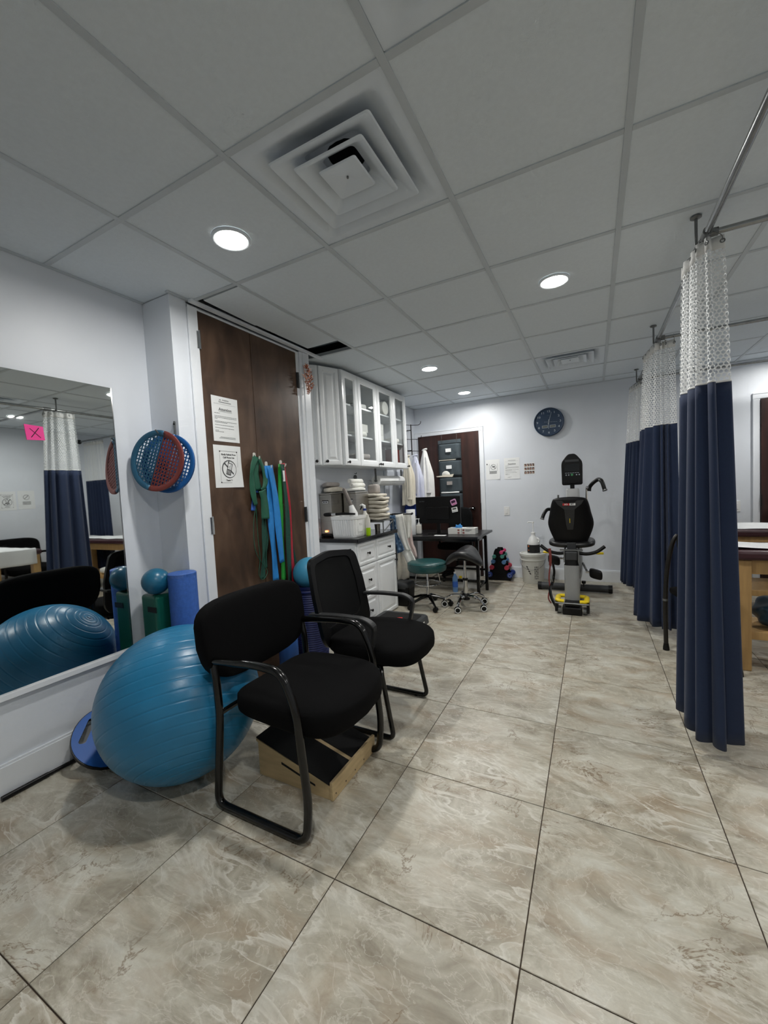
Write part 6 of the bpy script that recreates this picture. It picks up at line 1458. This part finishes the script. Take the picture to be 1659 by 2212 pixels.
# treatment tables
def table(x0, x1, y0, y1, zt, label, paper=True, drape=0.0, seed=0):
    t = thing('treatment_table', label, 'treatment table', ((x0+x1)/2, (y0+y1)/2, 0))
    for x in (x0+.045, x1-.045):
        for y in (y0+.045, y1-.045): obj('leg', MB().box(x-.036, x+.036, y-.036, y+.036, 0, zt-.075), wood_m, t, bevel=.006)
    for y in (y0+.030, y1-.048): obj('apron', MB().box(x0+.083, x1-.083, y, y+.018, zt-.165, zt-.076), wood_m, t, bevel=.002)
    for x in (x0+.030, x1-.048): obj('apron', MB().box(x, x+.018, y0+.083, y1-.083, zt-.165, zt-.076), wood_m, t, bevel=.002)
    for y in (y0+.032, y1-.05): obj('shelf_rail', MB().box(x0+.083, x1-.083, y, y+.018, .20, .25), wood_m, t, bevel=.003)
    obj('shelf', MB().box(x0+.075, x1-.075, y0+.052, y1-.052, .235, .25), wood_m, t, bevel=.002)
    obj('padded_top', MB().prism(rrect(x0-.01, x1+.01, y0-.012, y1+.012, .03), (0, 0, zt-.074), (1,0,0), (0,1,0), (0,0,.060)), burg_m, t, bevel=.018, seg=3)
    if paper:
        G = []
        xs = [x0-.016-.0*k for k in range(1)]
        path = [(x0-.014, zt-.01-drape*k/6) for k in range(6, 0, -1)] if drape else []
        path += [(x0-.010, zt-.008), (x0+.01, zt-.001)]+[(x0+.01+(x1-x0)*.98*k/16, zt-.010+.003*math.sin(k*1.7+seed)) for k in range(1, 17)]
        for x, z in path: G.append([(x, y0+.05+(y1-y0-.10)*j/8, z+.0035+.003*math.sin(j*1.1+x*7+seed)) for j in range(9)])
        one('table_paper', MB().sheet(G), paper_m, 'white exam paper spread over the '+label, 'paper', ((x0+x1)/2, (y0+y1)/2, zt-.012), smooth=True, ang=60, solid=.001)
    return t
table(.785, 2.45, 3.245, 3.66, .785, 'oak treatment table nearer the middle curtain', drape=.0, seed=1)
table(.90, 2.62, 4.42, 5.02, .785, 'oak treatment table between the two far curtains', drape=.0, seed=2)
table(1.06, 2.15, 1.72, 2.36, .80, 'oak treatment table of the nearest bay', drape=.17, seed=3)
# duffel bag on the shelf of the first table
t = thing('duffel_bag', 'dark teal bag stuffed on the shelf under the treatment table', 'bag', (1.12, 3.44, .251))
rg = random.Random(5); ph = [rg.uniform(0, 6) for _ in range(4)]
obj('bag_body', MB().superell((1.13, 3.43, .345), .21, .155, .094, .7, .7, 40, 18, lambda x, y, z: (x+.010*math.sin(z*60+y*30+ph[0]), y+.010*math.sin(x*35+ph[1]), z+.012*math.sin(x*30+y*18+ph[2])*(1 if z > 0 else .2))), bagm, t, smooth=True, ang=180)
obj('strap', MB().tube(cr([(1.02, 3.32, .40), (1.06, 3.285, .45), (1.14, 3.29, .455), (1.18, 3.33, .42)], 6), .012, 8, flat=.35), black_m, t, smooth=True)
one('pillow', soft((1.55, 3.44, .30), .20, .13, .045, 8, .5, .008), towelw_m, 'white pillow on the table shelf behind the bag', 'pillow', (1.55, 3.44, .252), smooth=True, ang=180)

# black chair partly hidden behind the nearest curtain
t = thing('tubular_chair', 'black tubular chair with rubber feet half hidden by the nearest curtain', 'chair', (.60, 3.31, 0))
wb_m = mat('worn_black_steel', (34, 32, 30), .35, .3, var=.2)
sd = Vector((.085, -.37, 0)); fd = Vector((.25, .058, 0))          # along the back, and forward
for q in (Vector((.445, 3.47, 0)), Vector((.445, 3.47, 0))+sd):
    h_ = lambda x, z: q+fd.normalized()*(x-.445)+Vector((0, 0, z))
    lg = sub(obj('back_leg', MB().tube(cr([h_(.445, .02), h_(.443, .36), h_(.458, .60), h_(.492, .78), h_(.525, .84)], 6), .0145, 12), wb_m, t, smooth=True))
    obj('rubber_foot', MB().lathe([(.021, 0), (.020, .02), (.016, .045), (.0155, .05)], tuple(q), 14), black_m, lg, smooth=True)
    obj('clamp_band', MB().cyl(h_(.443, .362), h_(.443, .378), .0165, 12), greymet_m, lg, smooth=True)
    fl_ = sub(obj('front_leg', MB().tube([q+fd+Vector((0, 0, .02)), q+fd*.9+Vector((0, 0, .44))], .0145, 12), wb_m, t, smooth=True))
    obj('rubber_foot', MB().lathe([(.021, 0), (.020, .02), (.016, .045), (.0155, .05)], tuple(q+fd), 14), black_m, fl_, smooth=True)
Mch = Matrix.Translation(Vector((.445, 3.47, 0))+sd*.5) @ Matrix.Rotation(math.atan2(.058, .25), 4, 'Z')
obj('seat', MB().superell((.13, 0, .455), .135, .175, .026, .5, .4, 32, 10).move(Mch), fab_m, t, smooth=True, ang=180)
obj('backrest', MB().superell((.075, 0, .80), .02, .165, .07, .5, .4, 32, 10).move(Mch), fab_m, t, smooth=True, ang=180)

# notices on the right wall, seen in the mirror
t, o, r, u = notice_att('paper_notice', 'no-cell-phone notice on the right wall, left of two in the mirror', (XR-.0005, 2.74, 1.38), (0,-1,0), (0,0,1), .20, .27)
nophone(t, o, r, u, .95)
t, o, r, u = notice_att('paper_notice', 'no-smoking notice on the right wall beside the phone notice', (XR-.0005, 2.965, 1.385), (0,-1,0), (0,0,1), .20, .27)
c = o+u*.04
obj('print_ring', MB().tube([c+(r*math.cos(a*PI/16)+u*math.sin(a*PI/16))*.036 for a in range(32)], .003, 6, True, flat=.2), ink_m, t)
mb = MB()
for q in range(5): bar(mb, o, r, u, -.05, .05, -.025-q*.010, .004)
mb.obox(c, (r*.707-u*.707)*.036, (r*.707+u*.707)*.003, r.cross(u)*.0002)
obj('print_text', mb, ink_m, t)

for o in bpy.data.objects:
    if '_o' in o: del o['_o']
bpy.context.view_layer.update()
